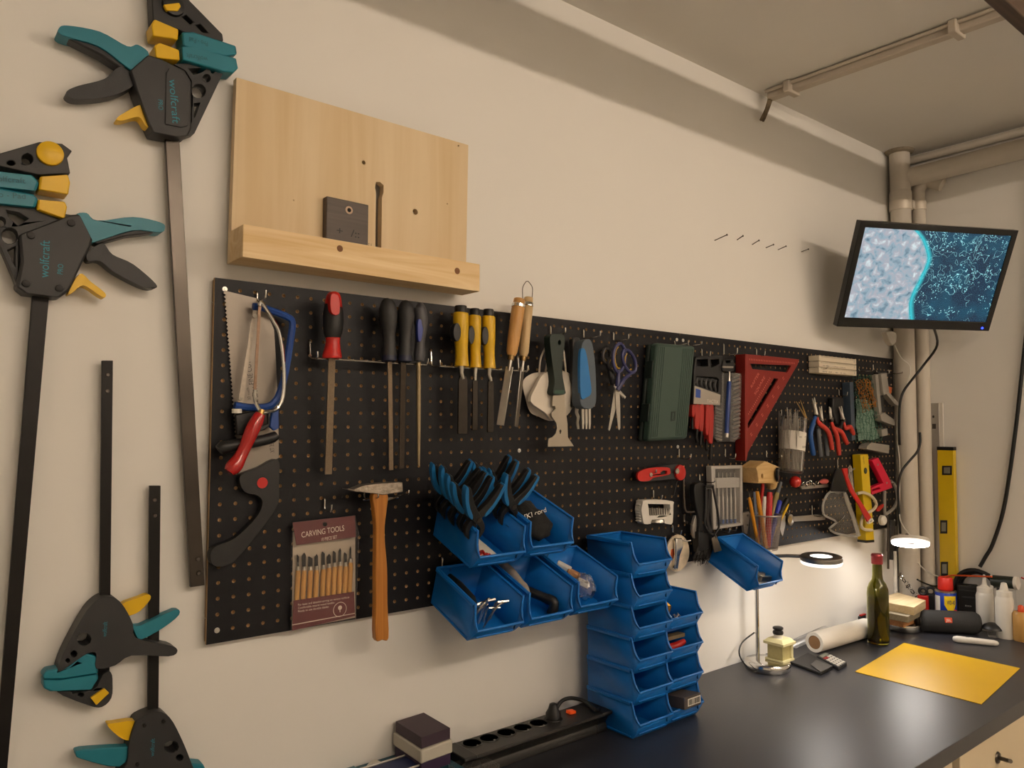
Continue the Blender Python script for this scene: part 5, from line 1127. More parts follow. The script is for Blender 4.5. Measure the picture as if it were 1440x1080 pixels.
b = MB(); b.plate(cD([(1030,720),(1100,670),(1105,700),(1060,750),(1032,750)]), .03, .024); tag(b.build('red_cutter', RED, bev=.002), 'small dark red cutter behind the goggle strap', 'cutter')
# ------------------------------------------------------------------ on the worktop
def hz(x, y, v):      # height at which the vertical line over (x, y) shows at row v
    q = Vector((x, y, 0))-CC; k = (v-540)/CF
    return (k*q.dot(CR[2])-q.dot(CR[1]))/(CR[1].z-k*CR[2].z)
GLOW = mat('led_diffuser', '#ffffff', .5, var=0); bs = GLOW.node_tree.nodes['Principled BSDF']
bs.inputs['Emission Color'].default_value = (1.0, .93, .86, 1); bs.inputs['Emission Strength'].default_value = RING_POWER
SILV = mat('silver_lamp', '#8f8b86', .28, .85)
GLOWS = mat('led_side', '#ffffff', .5, var=0, emit='#fff6ee', estr=1.3)
# chrome ring lamp
bx, by = 1.462, -.064
r = thing('ring_lamp', (bx, by, ZD), 'chrome desk lamp with a lit ring head on a gooseneck', 'desk lamp')
part(r, 'base', CHROME, lambda b: b.lathe((bx, by, ZD), [(0,.059),(.003,.061),(.018,.061),(.0215,.058),(.022,.03)], n=48), 0, 50)
ctr = Vector((1.509, -.20, -.0205))
part(r, 'pole', CHROME, lambda b: b.tube([(1.4767, -.024, ZD+.021), (1.4767, -.024, -.11)], .0055, 14))
part(r, 'gooseneck', SILV, lambda b: b.tube(bez([(1.4767, -.024, -.112), (1.477, -.024, -.075), (1.478, -.032, -.042), (1.482, -.06, -.028), (1.492, -.11, -.020), ctr+Vector((-.006, .05, .003))], 5), .0048, 12))
n1 = Vector((-.05, -.03, 1)).normalized()
hd = part(r, 'ring_head', SILV, lambda b: b.lathe(ctr, [(-.001,.028),(-.001,.053),(.004,.0535),(.010,.052),(.0115,.048),(.0115,.030),(.010,.028),(-.001,.028)], n1, n=48, caps=False), 0, 50)
part(hd, 'diffuser', [GLOW, GLOWS], lambda b: (b.lathe(ctr, [(-.010,.0275),(-.010,.0505)], n1, n=48, caps=False), setattr(b, 'm', 1), b.lathe(ctr, [(-.010,.0505),(-.006,.0525),(-.001,.0525),(-.001,.0275),(.009,.0275)], n1, n=48, caps=False), b.lathe(ctr, [(.009,.0275),(-.010,.0275)], n1, n=48, caps=False)), 0, 50)
part(r, 'cord', BLACKP, lambda b: b.tube(bez([(bx-.055, by-.01, ZD+.008), (bx-.072, by+.01, ZD+.012), (bx-.062, by+.045, ZD+.035), (bx-.03, by+.06, ZD+.06), (1.472, -.018, ZD+.085)], 5), .0022, 8))
# white ring lamp in the corner
sp = W(1259.5, 835, .022); ctr2 = W(1280, 762, .165)
r = thing('ring_lamp', (sp.x, sp.y, ZD), 'white stemmed ring lamp standing in the corner by the thick pipe', 'desk lamp')
part(r, 'base', WHITEP, lambda b: b.lathe((sp.x, sp.y, ZD), [(0,.034),(.012,.034),(.016,.031),(.016,.008)], n=36), 0, 50)
part(r, 'stem', WHITEP, lambda b: b.tube([(sp.x, sp.y, ZD+.014), (sp.x, sp.y, -.10)], .0062, 14))
part(r, 'gooseneck', GREYP, lambda b: b.tube(bez([(sp.x+.004, sp.y, -.16), (sp.x+.006, sp.y-.002, -.105), (sp.x+.02, sp.y-.01, -.07), ctr2.lerp(sp, .35)+Vector((0,0,.06)), ctr2+Vector((.02,.02,.018)), ctr2+Vector((.0,.0,.010))], 5), .0045, 12))
n2 = Vector((.30, .14, .94)).normalized()
hd = part(r, 'ring_head', WHITEP, lambda b: b.lathe(ctr2, [(0,.03),(0,.056),(.006,.0565),(.011,.054),(.012,.03),(0,.03)], n2, n=48, caps=False), 0, 50)
part(hd, 'diffuser', [GLOW, GLOWS], lambda b: (b.lathe(ctr2, [(-.008,.0275),(-.008,.053)], n2, n=48, caps=False), setattr(b, 'm', 1), b.lathe(ctr2, [(-.008,.053),(-.004,.0555),(.0,.0555),(.0,.03),(-.008,.0275)], n2, n=48, caps=False)), 0, 50)
# cream block with the dark knob, on the chrome lamp's base
CRM = mat('cream_ceramic', '#d8cf9e', .45, var=.06); zb_ = ZD+.0222
cx_, cy_ = 1.492, -.083
r = thing('cream_block', (cx_, cy_, zb_), 'cream square block with a dark knob standing on the chrome lamp base', 'block')
def sq(b, c, w, z0, z1, w2=None):
    w2 = w if w2 is None else w2
    b.hexa([Vector((c[0]+a*w/2, c[1]+e*w/2, z0)) for a, e in ((-1,-1),(1,-1),(1,1),(-1,1))]+[Vector((c[0]+a*w2/2, c[1]+e*w2/2, z1)) for a, e in ((-1,-1),(1,-1),(1,1),(-1,1))])
part(r, 'foot', CRM, lambda b: sq(b, (cx_, cy_), .056, zb_, zb_+.006), .001)
part(r, 'body', mat('ribbed_cream', '#b9ae78', .5, var=.12, scale=120), lambda b: sq(b, (cx_, cy_), .046, zb_+.006, zb_+.044), .001)
part(r, 'corner_strip', CRM, lambda b: b.box((cx_+.021, cy_-.021, zb_+.025), (.010, .010, .038)), .001)
part(r, 'slab', CRM, lambda b: sq(b, (cx_, cy_), .062, zb_+.044, zb_+.052), .001)
part(r, 'top_step', CRM, lambda b: sq(b, (cx_, cy_), .058, zb_+.052, zb_+.060, .042), .001)
part(r, 'neck', WHITEP, lambda b: b.lathe((cx_-.006, cy_, zb_+.060), [(0,.012),(.010,.011)], n=20))
part(r, 'knob', BLACKP, lambda b: b.lathe((cx_-.006, cy_, zb_+.070), [(0,.013),(.004,.0145),(.009,.013),(.010,.010),(.013,.010),(.014,.014),(.018,.014),(.020,.011)], n=24))
# clear tube, paper roll
b = MB(); b.tube([Zp(1118,912)+Vector((0,0,.014)), Zp(1165,893)+Vector((0,.01,.014))], .013, 20); tag(b.build('clear_tube', CLEAR), 'clear plastic tube lying behind the grey pocket device', 'tube')
e0, e1_ = Vector((1.700, -.066, ZD+.029)), Vector((1.985, -.080, ZD+.029)); ax = (e1_-e0).normalized()
r = thing('paper_roll', ((e0.x+e1_.x)/2, e0.y, ZD), 'roll of white kitchen paper lying on the worktop', 'paper roll')
part(r, 'paper', mat('tissue_paper', '#ded8cd', .9, var=.02, bump=.3, bscale=300), lambda b: b.lathe(e0, [(.002,.019),(0,.0195),(0,.0285),(.003,.029),(.28,.029),(.283,.0285),(.283,.019)], ax, 40))
part(r, 'core', mat('cardboard', '#8d6a48', .8), lambda b: b.lathe(e0, [(.001,.0195),(.001,.018),(.02,.0178),(.2,.0178),(.2,.001)], ax, 32))
part(r, 'loose_sheet', MATS['tissue_paper'], lambda b: b.prism(bez([e1_+Vector((-.01,-.029,.0)), e1_+Vector((-.012,-.030,-.015)), e1_+Vector((-.03,-.036,-.0285)), e1_+Vector((-.06,-.032,-.0285)), e1_+Vector((-.04,-.029,-.010))], 2, True), (0,.001,.0)))
# pocket devices
def slabpx(b, pts, h, z0=ZD): b.prism([(*Zp(u, v, z0+h).to_2d(), z0+h) for u, v in pts], (0, 0, -h))
r = thing('pocket_organizer', Zp(1140, 932), 'flat grey pocket device with a folded cover lying by the lamp base', 'device')
part(r, 'body', GREYP, lambda b: slabpx(b, [(1111,930),(1136,917),(1171,936),(1154,946)], .008), .002)
part(r, 'flap', mat('mid_grey', '#4c4a48', .5), lambda b: slabpx(b, [(1140,934),(1148,927.5),(1170,936.5),(1154,944.5)], .003, ZD+.0082), .001)
r = thing('calculator', Zp(1170, 930), 'small dark calculator with pale keys', 'calculator')
cpx = [(1148,922),(1160,916),(1191,931),(1179,938.5)]
part(r, 'body', GREYP, lambda b: slabpx(b, cpx, .010), .002)
A_, B_, C_, D_ = [Zp(u, v, ZD+.010) for u, v in cpx]
part(r, 'display', mat('lcd', '#6f7468', .3), lambda b: b.prism([A_.lerp(D_, .12).lerp(B_.lerp(C_, .12), t) if False else p for t, p in ((0, A_.lerp(D_, .08).lerp(B_.lerp(C_, .08), .12)), (0, A_.lerp(D_, .08).lerp(B_.lerp(C_, .08), .88)), (0, A_.lerp(D_, .24).lerp(B_.lerp(C_, .24), .88)), (0, A_.lerp(D_, .24).lerp(B_.lerp(C_, .24), .12)))], (0,0,.0006)))
for i in range(5):
    for j in range(4):
        p = A_.lerp(D_, .34+.14*i).lerp(B_.lerp(C_, .34+.14*i), .16+.22*j)
        part(r, 'key', RED if (i == 0 and j < 2) else WHITEP, lambda b: b.box(p+Vector((0,0,.0008)), (.009, .007, .002), Matrix.Rotation(math.atan2(D_.y-A_.y, D_.x-A_.x), 3, 'Z')))
b = MB(); b.tube(bez([Zp(1153,889)+Vector((0,0,.004)), Zp(1158,885)+Vector((0,0,.02)), Zp(1166,882)+Vector((0,0,.022)), Zp(1175,880)+Vector((0,0,.006))], 5), .0022, 8); tag(b.build('black_wire', BLACKP), 'short curl of black wire behind the paper roll', 'cable')
# dark red and grey clip thing behind the bottle
r = thing('desk_clip', Zp(1210, 872), 'small grey and red clip with a bent wire behind the paper roll', 'clip')
q = Zp(1208, 875)
part(r, 'block', GREYP, lambda b: b.box(q+Vector((0,0,.012)), (.04, .03, .024)), .002)
part(r, 'red_edge', RED, lambda b: b.box(q+Vector((.005,-.005,.026)), (.034, .02, .004)), .001)
part(r, 'wire', STEEL, lambda b: b.tube(bez([q+Vector((.02,0,.02)), q+Vector((.035,.0,.045)), q+Vector((.04,0,.085))], 4), .0016, 6))
# green bottle
c0 = Vector((1.945, -.137, ZD))
r = thing('glass_bottle', c0, 'tall dark green glass bottle with a dull red screw cap', 'bottle')
GLS = mat('green_glass', '#94923a', .06, trans=1.0, ior=1.5, var=0)
outer = [(0,.026),(.003,.030),(.008,.031),(.150,.031),(.165,.0295),(.180,.024),(.192,.0165),(.205,.0145),(.250,.0135),(.252,.0135)]
part(r, 'glass', GLS, lambda b: b.lathe(c0, outer+[(.252,.0105),(.205,.0115),(.190,.0135),(.178,.021),(.163,.0265),(.150,.0285),(.012,.0285),(.007,.02)], n=40), 0, 50)
part(r, 'oil', mat('olive_oil', '#b09a30', .02, trans=1.0, ior=1.4, var=0), lambda b: b.lathe(c0, [(.008,.02),(.013,.0278),(.135,.0278),(.136,.02)], n=36), 0, 50)
part(r, 'cap', mat('dull_red_cap', '#9c3a40', .35, .4), lambda b: b.lathe(c0, [(.240,.0165),(.262,.0165),(.264,.0175),(.266,.0172),(.270,.015),(.270,.004)], n=28), 0, 50)
# dish and the three blocks on it
dc = Zp(1272, 886)
r = thing('chrome_dish', dc, 'shallow round chrome dish under the wooden blocks', 'dish')
part(r, 'dish', CHROME, lambda b: b.lathe(dc, [(0,.044),(.004,.050),(.020,.052),(.024,.051),(.022,.049),(.006,.046),(.004,.03)], n=40), 0, 50)
zt_ = ZD+.0245
def blk(nm, m, pts, h, label, z0):
    b = MB(); b.prism([(*Zp(u, v, z0+h).to_2d(), z0+h) for u, v in pts], (0,0,-h)); return tag(b.build(nm, m, bev=.0015), label, 'wood block')
blk('wooden_block', wood('orange_wood', '#c58d5c', '#ad7545', 'x', 50), [(1236,864),(1262,856),(1285,865.5),(1270,871)], .026, 'orange-brown wooden block, lowest on the chrome dish', zt_)
blk('wooden_block', wood('grey_weathered', '#8f8672', '#7a705c', 'x', 60), [(1230,858),(1262,846),(1296,857),(1277,867)], .020, 'grey weathered wooden block between two others', zt_+.0262)
blk('wooden_block', wood('pale_pine', '#cdbb98', '#b8a37c', 'x', 60), [(1226,843),(1262,833),(1302,844),(1285,854)], .026, 'pale pine block on top of the pile', zt_+.0464)
# loudspeaker
s0, s1 = Vector((2.184, -.150, ZD+.0345)), Vector((2.300, -.285, ZD+.0345)); ax = (s1-s0).normalized(); L_ = (s1-s0).length
r = thing('loudspeaker', ((s0.x+s1.x)/2, (s0.y+s1.y)/2, ZD), 'black cylindrical portable loudspeaker with an orange badge', 'loudspeaker')
part(r, 'body', mat('speaker_fabric', '#2a2a2a', .8, var=.3, scale=900, bump=.5, bscale=1200), lambda b: b.lathe(s0, [(0,.026),(.004,.032),(.014,.0345),(L_-.014,.0345),(L_-.004,.032),(L_,.026)], ax, 36), 0, 50)
for p, a_ in ((s0, -ax), (s1, ax)): part(r, 'end_cap', BLACKP, lambda b: b.lathe(p, [(-.004,.029),(.002,.028),(.004,.022),(.001,.018)], a_, 30), 0, 50)
nrm = (CC-(s0+s1)/2); nrm -= ax*nrm.dot(ax); nrm.normalize(); upv = ax.cross(nrm); upv = -upv if upv.z < 0 else upv
bc = s0.lerp(s1, .45)+nrm*.0350+upv*.004
bd = part(r, 'badge', mat('orange_badge', '#c8421e', .4), lambda b: b.prism([bc+ax*a_+upv*e for a_, e in ((-.011,-.008),(.011,-.008),(.011,.008),(-.011,.008))], -nrm*.004), .001)
text(r, 'lettering', 'JBL', bc-ax*.008-upv*.004+nrm*.0004, bc+ax*.008-upv*.004+nrm*.0004, TEXTW, up=upv, h=.008)
# spray can
def can(x, y, u, hwpx, v): return rad(Vector((x, y, -.25)), hwpx)
cw = Zp(1331, 877); rw = can(cw.x, cw.y, 1331, 15.5, 0); ht = hz(cw.x, cw.y, 829)-ZD; ht2 = hz(cw.x, cw.y, 811.5)-ZD
r = thing('spray_can', (cw.x, cw.y, ZD), 'blue and yellow spray oil can with a red cap', 'spray can')
SPB = mat('spray_blue', '#17379a', .3, .2)
part(r, 'can', SPB, lambda b: b.lathe(cw, [(0,rw*.95),(.003,rw),(ht-.006,rw),(ht,rw*.86)], n=36), 0, 50)
part(r, 'rim', STEEL, lambda b: b.lathe(cw, [(ht-.007,rw*1.01),(ht-.003,rw*1.02),(ht,rw*.9)], n=36), 0, 50)
part(r, 'cap', mat('spray_red', '#cf2a20', .35), lambda b: b.lathe(cw, [(ht-.002,rw*.66),(ht+.002,rw*.72),(ht2-.004,rw*.70),(ht2,rw*.62),(ht2,.003)], n=30), 0, 50)
vd = (CC-cw); vd.z = 0; vd.normalize(); sd = Vector((-vd.y, vd.x, 0))
def wrap(b, a0, a1, z0, z1, k, shape=None):
    pts = []
    n_ = 14
    vs = []
    for i in range(n_+1):
        a_ = a0+(a1-a0)*i/n_; d_ = vd*math.cos(a_)+sd*math.sin(a_)
        lo = z0+(shape(i/n_) if shape else 0)
        vs += [cw+d_*rw*k+Vector((0,0,lo)), cw+d_*rw*k+Vector((0,0,z1))]
    b.add(vs, [(2*i, 2*i+2, 2*i+3, 2*i+1) for i in range(n_)])
part(r, 'shield', mat('shield_yellow', '#e0bd16', .4), lambda b: wrap(b, -.15, 1.05, ht*.36, ht*.86, 1.012, lambda t: ht*.25*abs(2*t-1)**1.5))
text(r, 'lettering', 'WD-40', cw+(vd*math.cos(.05)+sd*math.sin(.05))*rw*1.03+Vector((0,0,ht*.62)), cw+(vd*math.cos(.85)+sd*math.sin(.85))*rw*1.03+Vector((0,0,ht*.62)), mat('navy_lettering', '#14205e', .5), up=(0,0,1), h=.014, lift=.0035)
part(r, 'side_label', PAPER, lambda b: wrap(b, -1.25, -.55, ht*.06, ht*.84, 1.008))
part(r, 'red_dot', RED, lambda b: b.sphere(cw+(vd*math.cos(.95)+sd*math.sin(.95))*rw*1.0+Vector((0,0,ht*.42)), .006))
# black charger
cb = Zp(1362, 874.5); z1_ = hz(cb.x, cb.y, 822)
r = thing('battery_charger', (cb.x, cb.y, ZD), 'black boxy battery charger standing behind the loudspeaker', 'charger')
R_ = Matrix.Rotation(math.atan2(vd.y, vd.x)+math.pi/2, 3, 'Z')
wch = rad(Vector((cb.x, cb.y, -.2)), 15)
part(r, 'body', BLACKP, lambda b: b.box((cb.x, cb.y, (ZD+z1_)/2), (wch*2, .04, z1_-ZD), R_), .004)
for k_, w_, h_ in ((.86, 1.7, .004), (.68, 1.2, .006)): part(r, 'ridge', GREYP, lambda b: b.box(Vector((cb.x, cb.y, ZD+(z1_-ZD)*k_))+vd*.021, (wch*w_, .004, h_), R_), .001)
q = Vector((cb.x, cb.y, ZD+(z1_-ZD)*.44))+vd*.0212; text(r, 'lettering', 'BOSCH', q-sd*wch*-.0-sd*.009, q+sd*.009, TEXTW, up=(0,0,1), h=.005)
# squeeze bottles
def sq_bottle(u, v, hw, vt, vs_, label, noz, m, fill, cat='bottle'):
    p = Zp(u, v); rr_ = rad(p, hw); h1, h2 = hz(p.x, p.y, vs_)-ZD, hz(p.x, p.y, vt)-ZD
    r = thing('squeeze_bottle', p, label, cat)
    part(r, 'body', m, lambda b: b.lathe(p, [(0,rr_*.92),(.004,rr_),(h1-.008,rr_),(h1,rr_*.9),(h1+.004,rr_*.8)], n=32), 0, 50)
    part(r, 'cap', WHITEP, lambda b: b.lathe(p, [(h1+.003,rr_*.86),(h1+.018,rr_*.84),(h1+.022,rr_*.5),(h2-.002 if not noz else h1+.028,rr_*.3),(h2 if not noz else h1+.03,.003)], n=28), 0, 50)
    if noz: part(r, 'nozzle', MATS['milky'], lambda b: b.lathe(p, [(h1+.02,.009),(h1+.03,.007),(h2-.003,.004),(h2,.003)], n=16), 0, 50)
    return r
MILK = mat('milky', '#d3cfc6', .35, var=.02)
sq_bottle(1386, 885, 13, 808, 834, 'white squeeze bottle with a pointed clear nozzle', True, MILK, None)
sq_bottle(1414, 897, 13.6, 819, 840, 'white squeeze bottle with a domed cap in front of the dark tube', False, WHITEP, None)
b = MB(); p = Zp(1396.5, 886); b.lathe(p+Vector((0,0,hz(p.x,p.y,832)-ZD)), [(0,.006),(.03,.0045),(hz(p.x,p.y,808)-hz(p.x,p.y,832),.0025)], n=14); b.lathe(p, [(0,.007),(hz(p.x,p.y,832)-ZD+.002,.006)], n=14); tag(b.build('glue_nozzle', MILK), 'slim clear nozzle standing between the two white bottles', 'nozzle')
p = Zp(1437, 901); rr_ = rad(p, 13); h1 = hz(p.x, p.y, 860)-ZD
r = thing('amber_jar', p, 'squat amber jar with an orange stopper', 'jar')
part(r, 'glass', mat('amber_glass', '#b58a4c', .2, var=.05), lambda b: b.lathe(p, [(0,rr_*.9),(.004,rr_),(h1-.006,rr_),(h1,rr_*.8),(h1,.004)], n=30), 0, 50)
part(r, 'stopper', mat('orange_stopper', '#cf4a1e', .4), lambda b: b.lathe(p, [(h1,.009),(h1+.016,.008),(h1+.02,.004)], n=16), 0, 50)
# small dark mushroom stamp and clear stand
p = Zp(1397, 895)
r = thing('stamp_stand', p, 'small clear stand with a dark domed top in front of the bottles', 'stand')
part(r, 'stand', CLEAR, lambda b: b.box(p+Vector((0,0,.014)), (.03, .03, .028), R_), .002)
zz = hz(p.x, p.y, 884); part(r, 'dome', BLACKP, lambda b: b.lathe(Vector((p.x-.004, p.y, zz)), [(0,.032),(.004,.031),(.012,.024),(.018,.012),(.019,.003)], n=28), 0, 50)
# white pen-shaped device
p, e = Vector((2.137, -.272, ZD+.010)), Vector((2.190, -.381, ZD+.010)); d_ = (e-p).normalized()
r = thing('pen_device', ((p.x+e.x)/2, (p.y+e.y)/2, ZD), 'white pen-shaped device lying in front of the loudspeaker', 'device')
part(r, 'body', WHITEP, lambda b: b.lathe(p, [(0,.003),(.003,.0075),(.012,.0098),(.05,.0098),((e-p).length-.012,.0085),((e-p).length-.003,.006),((e-p).length,.002)], d_, 24), 0, 60)
part(r, 'button', GR_, lambda b: b.box(p+d_*.04+Vector((0,0,.0095)), (.010, .005, .002), Matrix.Rotation(math.atan2(d_.y, d_.x), 3, 'Z')), .0006)
# yellow sheet
b = MB(); b.prism([(*Zp(u, v).to_2d(), ZD+.0016) for u, v in ((1202.6,945),(1271.3,904.6),(1434.6,940.3),(1380,990.9))], (0,0,-.0012)); tag(b.build('yellow_sheet', mat('yellow_sheet', '#e2b405', .42, var=.04, scale=6)), 'rectangular yellow plastic sheet lying flat on the worktop', 'sheet')
# red bottle opener thing and chain
p = Zp(1299, 872); 
r = thing('red_multitool', p, 'small red tool with a black lever behind the wooden blocks', 'tool')
z0, z1 = hz(p.x, p.y, 858), hz(p.x, p.y, 837)
part(r, 'body', RED, lambda b: b.box((p.x, p.y, (ZD+z1)/2), (.034, .02, z1-ZD), R_), .003)
part(r, 'lever', BLACKP, lambda b: b.torus((p.x, p.y, z1+.014), .011, .005, vd, 18, 8))
r = thing('swivel_chain', W(1268, 812, .05), 'short metal chain with clips hanging against the thick pipe', 'chain')
for i in range(9):
    t = i/8; c_ = W(1265+24*t, 808+32*t, .075)
    part(r, 'link', CHROME if i % 2 else DSTEEL, lambda b: b.torus(c_, .0075, .0018, (math.sin(i*1.6), math.cos(i*1.6), .6), 14, 6))
p = Zp(1318, 868); z1 = hz(p.x, p.y, 828)
r = thing('dark_clamp', p, 'small dark clamp between the red tool and the spray can', 'clamp')
part(r, 'body', GREYP, lambda b: b.box((p.x+.0, p.y+.02, (ZD+z1)/2-.01), (.022, .02, z1-ZD-.02), R_), .004)
part(r, 'ring', GREYP, lambda b: b.torus((p.x, p.y+.02, z1-.012), .013, .005, vd, 20, 8))
# things behind: cable drum, dark tube, orange rod
xr_ = 2.474
c_ = Xp(1375, 829, xr_)
r = thing('cable_coil', (c_.x, c_.y, ZD), 'coil of thick black cable leaning in the corner behind the bottles', 'cable')
for i in range(3): part(r, 'turn', BLACKP, lambda b: b.torus((xr_-.016+i*.014, c_.y, c_.z), .066-.004*i, .008, (1, .05*i, .03), 36, 10))
part(r, 'lead', BLACKP, lambda b: b.tube(bez([Xp(1378,797,xr_), Xp(1386,783,xr_+.004), Xp(1396,765,xr_+.010), Xp(1410,722,xr_+.014), Xp(1420,665,xr_+.014), Xp(1430,590,xr_+.014), Xp(1437,525,xr_+.014), Xp(1443,470,xr_+.014), Xp(1450,400,xr_+.014), Vector((xr_+.014, Xp(1450,400,xr_+.014).y-.004, 1.0)), Vector((xr_+.014, Xp(1450,400,xr_+.014).y-.004, 1.16))], 5), .0062, 10))
p, e = Xp(1395.5, 817, 2.40), Xp(1430, 820, 2.40)
r = thing('battery_tube', p, 'dark green cylinder lying on a clear stand behind the white bottles', 'cylinder')
part(r, 'cylinder', mat('dark_green_tube', '#20271f', .4), lambda b: b.cyl(p, e, .0195, n=22))
part(r, 'end_ring', WHITEP, lambda b: b.lathe(e, [(-.006,.0202),(.004,.0202),(.004,.012)], (e-p), 22))
part(r, 'stand', CLEAR, lambda b: b.box(((p.x+e.x)/2, (p.y+e.y)/2, (ZD+p.z-.02)/2), (.03, (e-p).length*.8, p.z-.02-ZD)), .002)
b = MB(); b.tube([Xp(1322,812,2.43), Xp(1340,809,2.42), Xp(1395,811,2.36)], .0026, 8); tag(b.build('orange_rod', mat('orange_rod', '#cf5220', .4)), 'thin orange rod lying across behind the spray can', 'rod')
b = MB(); b.tube(bez([Xp(1436,812,2.42), Xp(1450,818,2.42), Xp(1470,822,2.42)], 4), .0026, 8); tag(b.build('red_wire', RED), 'short red wire sticking out behind the amber jar', 'cable')
# tall yellow level and the aluminium straightedge leaning on the right wall
y0, y1 = -.103, -.1565
r = thing('long_level', (2.48, -.13, ZD), 'long yellow spirit level standing against the right wall', 'level')
zt2 = .262
part(r, 'body', MATS['level_yellow'], lambda b: b.prism([(2.472, y1, ZD), (2.472, y0, ZD), (2.472, y0-.002, zt2-.012), (2.472, y1-.002, zt2-.012)], (.022, 0, 0)), .0012)
part(r, 'end_cap', BLACKP, lambda b: b.prism([(2.4712, y1-.003, zt2-.012), (2.4712, y0-.001, zt2-.012), (2.4712, y0-.001, zt2), (2.4712, y1-.003, zt2)], (.024, 0, 0)), .001)
for u, v, wu, hv in ((1331.5, 661.5, 7, 6.5), (1327, 741, 5, 9.5), (1328, 800, 5, 10)):
    pts = [Xp(u+a_*wu, v+e_*hv, 2.4705) for a_, e_ in ((-1,-1),(1,-1),(1,1),(-1,1))]; pti = [Xp(u+a_*wu*.62, v+e_*hv*.66, 2.4695) for a_, e_ in ((-1,-1),(1,-1),(1,1),(-1,1))]
    vv = part(r, 'vial_frame', BLACKP, lambda b: b.prism(pts, (.003, 0, 0)), .0008)
    part(vv, 'vial', mat('vial_clear', '#7d7c70', .15), lambda b: b.prism(pti, (.002, 0, 0)), .0004)
a0, a1 = Xp(1309, 567, 2.488), Xp(1325, 567, 2.488)
r = thing('straightedge', (2.488, a0.y, ZD), 'grey aluminium straightedge standing against the wall behind the long level', 'straightedge')
ALU = mat('aluminium', '#aeaba6', .4, .75)
part(r, 'profile', ALU, lambda b: b.prism([(2.488, a1.y+.012, ZD), (2.488, a0.y, ZD), (2.488, a0.y, a0.z), (2.488, a1.y+.012, a0.z)], (.010, 0, 0)), .0006)
part(r, 'scale_edge', WHITEP, lambda b: b.prism([(2.489, a1.y, ZD), (2.489, a1.y+.012, ZD), (2.489, a1.y+.012, a0.z), (2.489, a1.y, a0.z)], (.008, 0, 0)))
pp = [Xp(u, v, 2.4875) for u, v in ((1311,596),(1316,596),(1316,603),(1311,603))]; part(r, 'print', DK, lambda b: b.prism(pp, (.001,0,0)))
pp = [Xp(1312.5+1.5*math.cos(k*.7), 586+2*math.sin(k*.7), 2.4875) for k in range(9)]; part(r, 'hang_hole', HOLE, lambda b: b.prism(pp, (.001,0,0)))
# ------------------------------------------------------------------ power strip
PSX0, PSX1 = .418, .808
r = thing('power_strip', ((PSX0+PSX1)/2, -.07, ZD), 'black six-socket power strip with an orange switch along the wall', 'power strip')
prof = [(-.034,ZD),(-.090,ZD),(-.091,ZD+.010),(-.087,ZD+.018),(-.095,ZD+.032),(-.108,ZD+.041),(-.107,ZD+.047),(-.034,ZD+.047)]
part(r, 'body', mat('strip_black', '#232220', .4, var=.1), lambda b: b.prism([(PSX0+.02, y, z) for y, z in prof], (PSX1-PSX0-.04, 0, 0)), .0012)
for x in (PSX0, PSX1-.03): part(r, 'end_cap', BLACKP, lambda b: b.prism([(x, y*1.015, ZD+(z-ZD)*1.03) for y, z in prof], (.03, 0, 0)), .002)
zs = ZD+.047
for i, (u, v) in enumerate(((663.7,1045.2),(687.5,1038),(712,1030.3),(735,1023.3),(757,1017),(778,1010.5))):
    q = Zp(u, v, zs); s_ = part(r, 'socket', HOLE if i < 0 else mat('socket_black', '#0f0f0f', .35), lambda b: b.lathe((q.x, q.y, zs), [(0,.0205),(.0012,.0200),(.0012,.0180),(-.004,.0170),(-.004,.002)], n=28), 0, 50)
    part(s_, 'earth_clip', STEEL, lambda b: b.box((q.x+.002, q.y-.015, zs-.001), (.003, .003, .004)))
q = Zp(778, 1010.5, zs)
pl = part(r, 'plug', BLACKP, lambda b: b.lathe((q.x, q.y, zs), [(0,.0165),(.012,.016),(.020,.011),(.030,.008),(.032,.004)], n=20), 0, 50)
q = Zp(803, 1003, zs); part(r, 'switch', mat('orange_switch', '#e04d12', .35, emit='#e04d12', estr=.15), lambda b: b.box((q.x, q.y, zs+.003), (.018, .013, .007), Matrix.Rotation(.15, 3, 'Y')), .001)
part(r, 'cord', BLACKP, lambda b: b.tube(bez([Zp(790,996,zs)+Vector((0,.02,-.01)), Zp(795,992,zs)+Vector((0,.012,.006)), Zp(808,990,zs)+Vector((0,.010,.010)), Zp(826,993,zs)+Vector((0,.008,.008)), Zp(840,1000,zs)+Vector((-.01,-.004,.006)), Vector((PSX1-.004,-.075,zs-.004))], 5), .0042, 10))
# ------------------------------------------------------------------ boxes at the end of the worktop
PURB = mat('plum_card', '#3a2b36', .55, var=.05); PURS = mat('plum_card_side', '#33223f', .5)
tz = -.2255
tb = [Zp(u, v, tz) for u, v in ((551.6,1012.5),(592.5,999),(628,1021.6),(589,1034))]
c_ = sum(tb, Vector())/4
e1v = ((tb[1]-tb[0])+(tb[2]-tb[3]))/2; e2v = ((tb[0]-tb[3])+(tb[1]-tb[2]))/2
def rb(b, k, z0, z1, sh=(0,0)):
    f = [c_+Vector((*sh,0))+e1v*a_*k/2+e2v*e_*k/2 for a_, e_ in ((-1,-1),(1,-1),(1,1),(-1,1))]
    b.prism([(p.x, p.y, z1) for p in f], (0, 0, z0-z1))
c_.y = min(c_.y, WALL-.5*abs(e2v.y)*1.12-.004)
b = MB(); rb(b, 1.0, tz-.020, tz); tag(b.build('plum_box', PURB, bev=.0008), 'small flat plum-coloured cardboard box on top of the lidded box', 'box')
r = thing('lidded_box', (c_.x, c_.y, -.292), 'plum box with a translucent white lid under the flat plum box', 'box')
part(r, 'lid', mat('milky_lid', '#b8b3a6', .4), lambda b: rb(b, 1.10, tz-.0445, tz-.0205), .003)
part(r, 'base', PURS, lambda b: rb(b, 1.02, -.2905, tz-.0446), .001)
tl_ = Vector((.115, 0, 0))
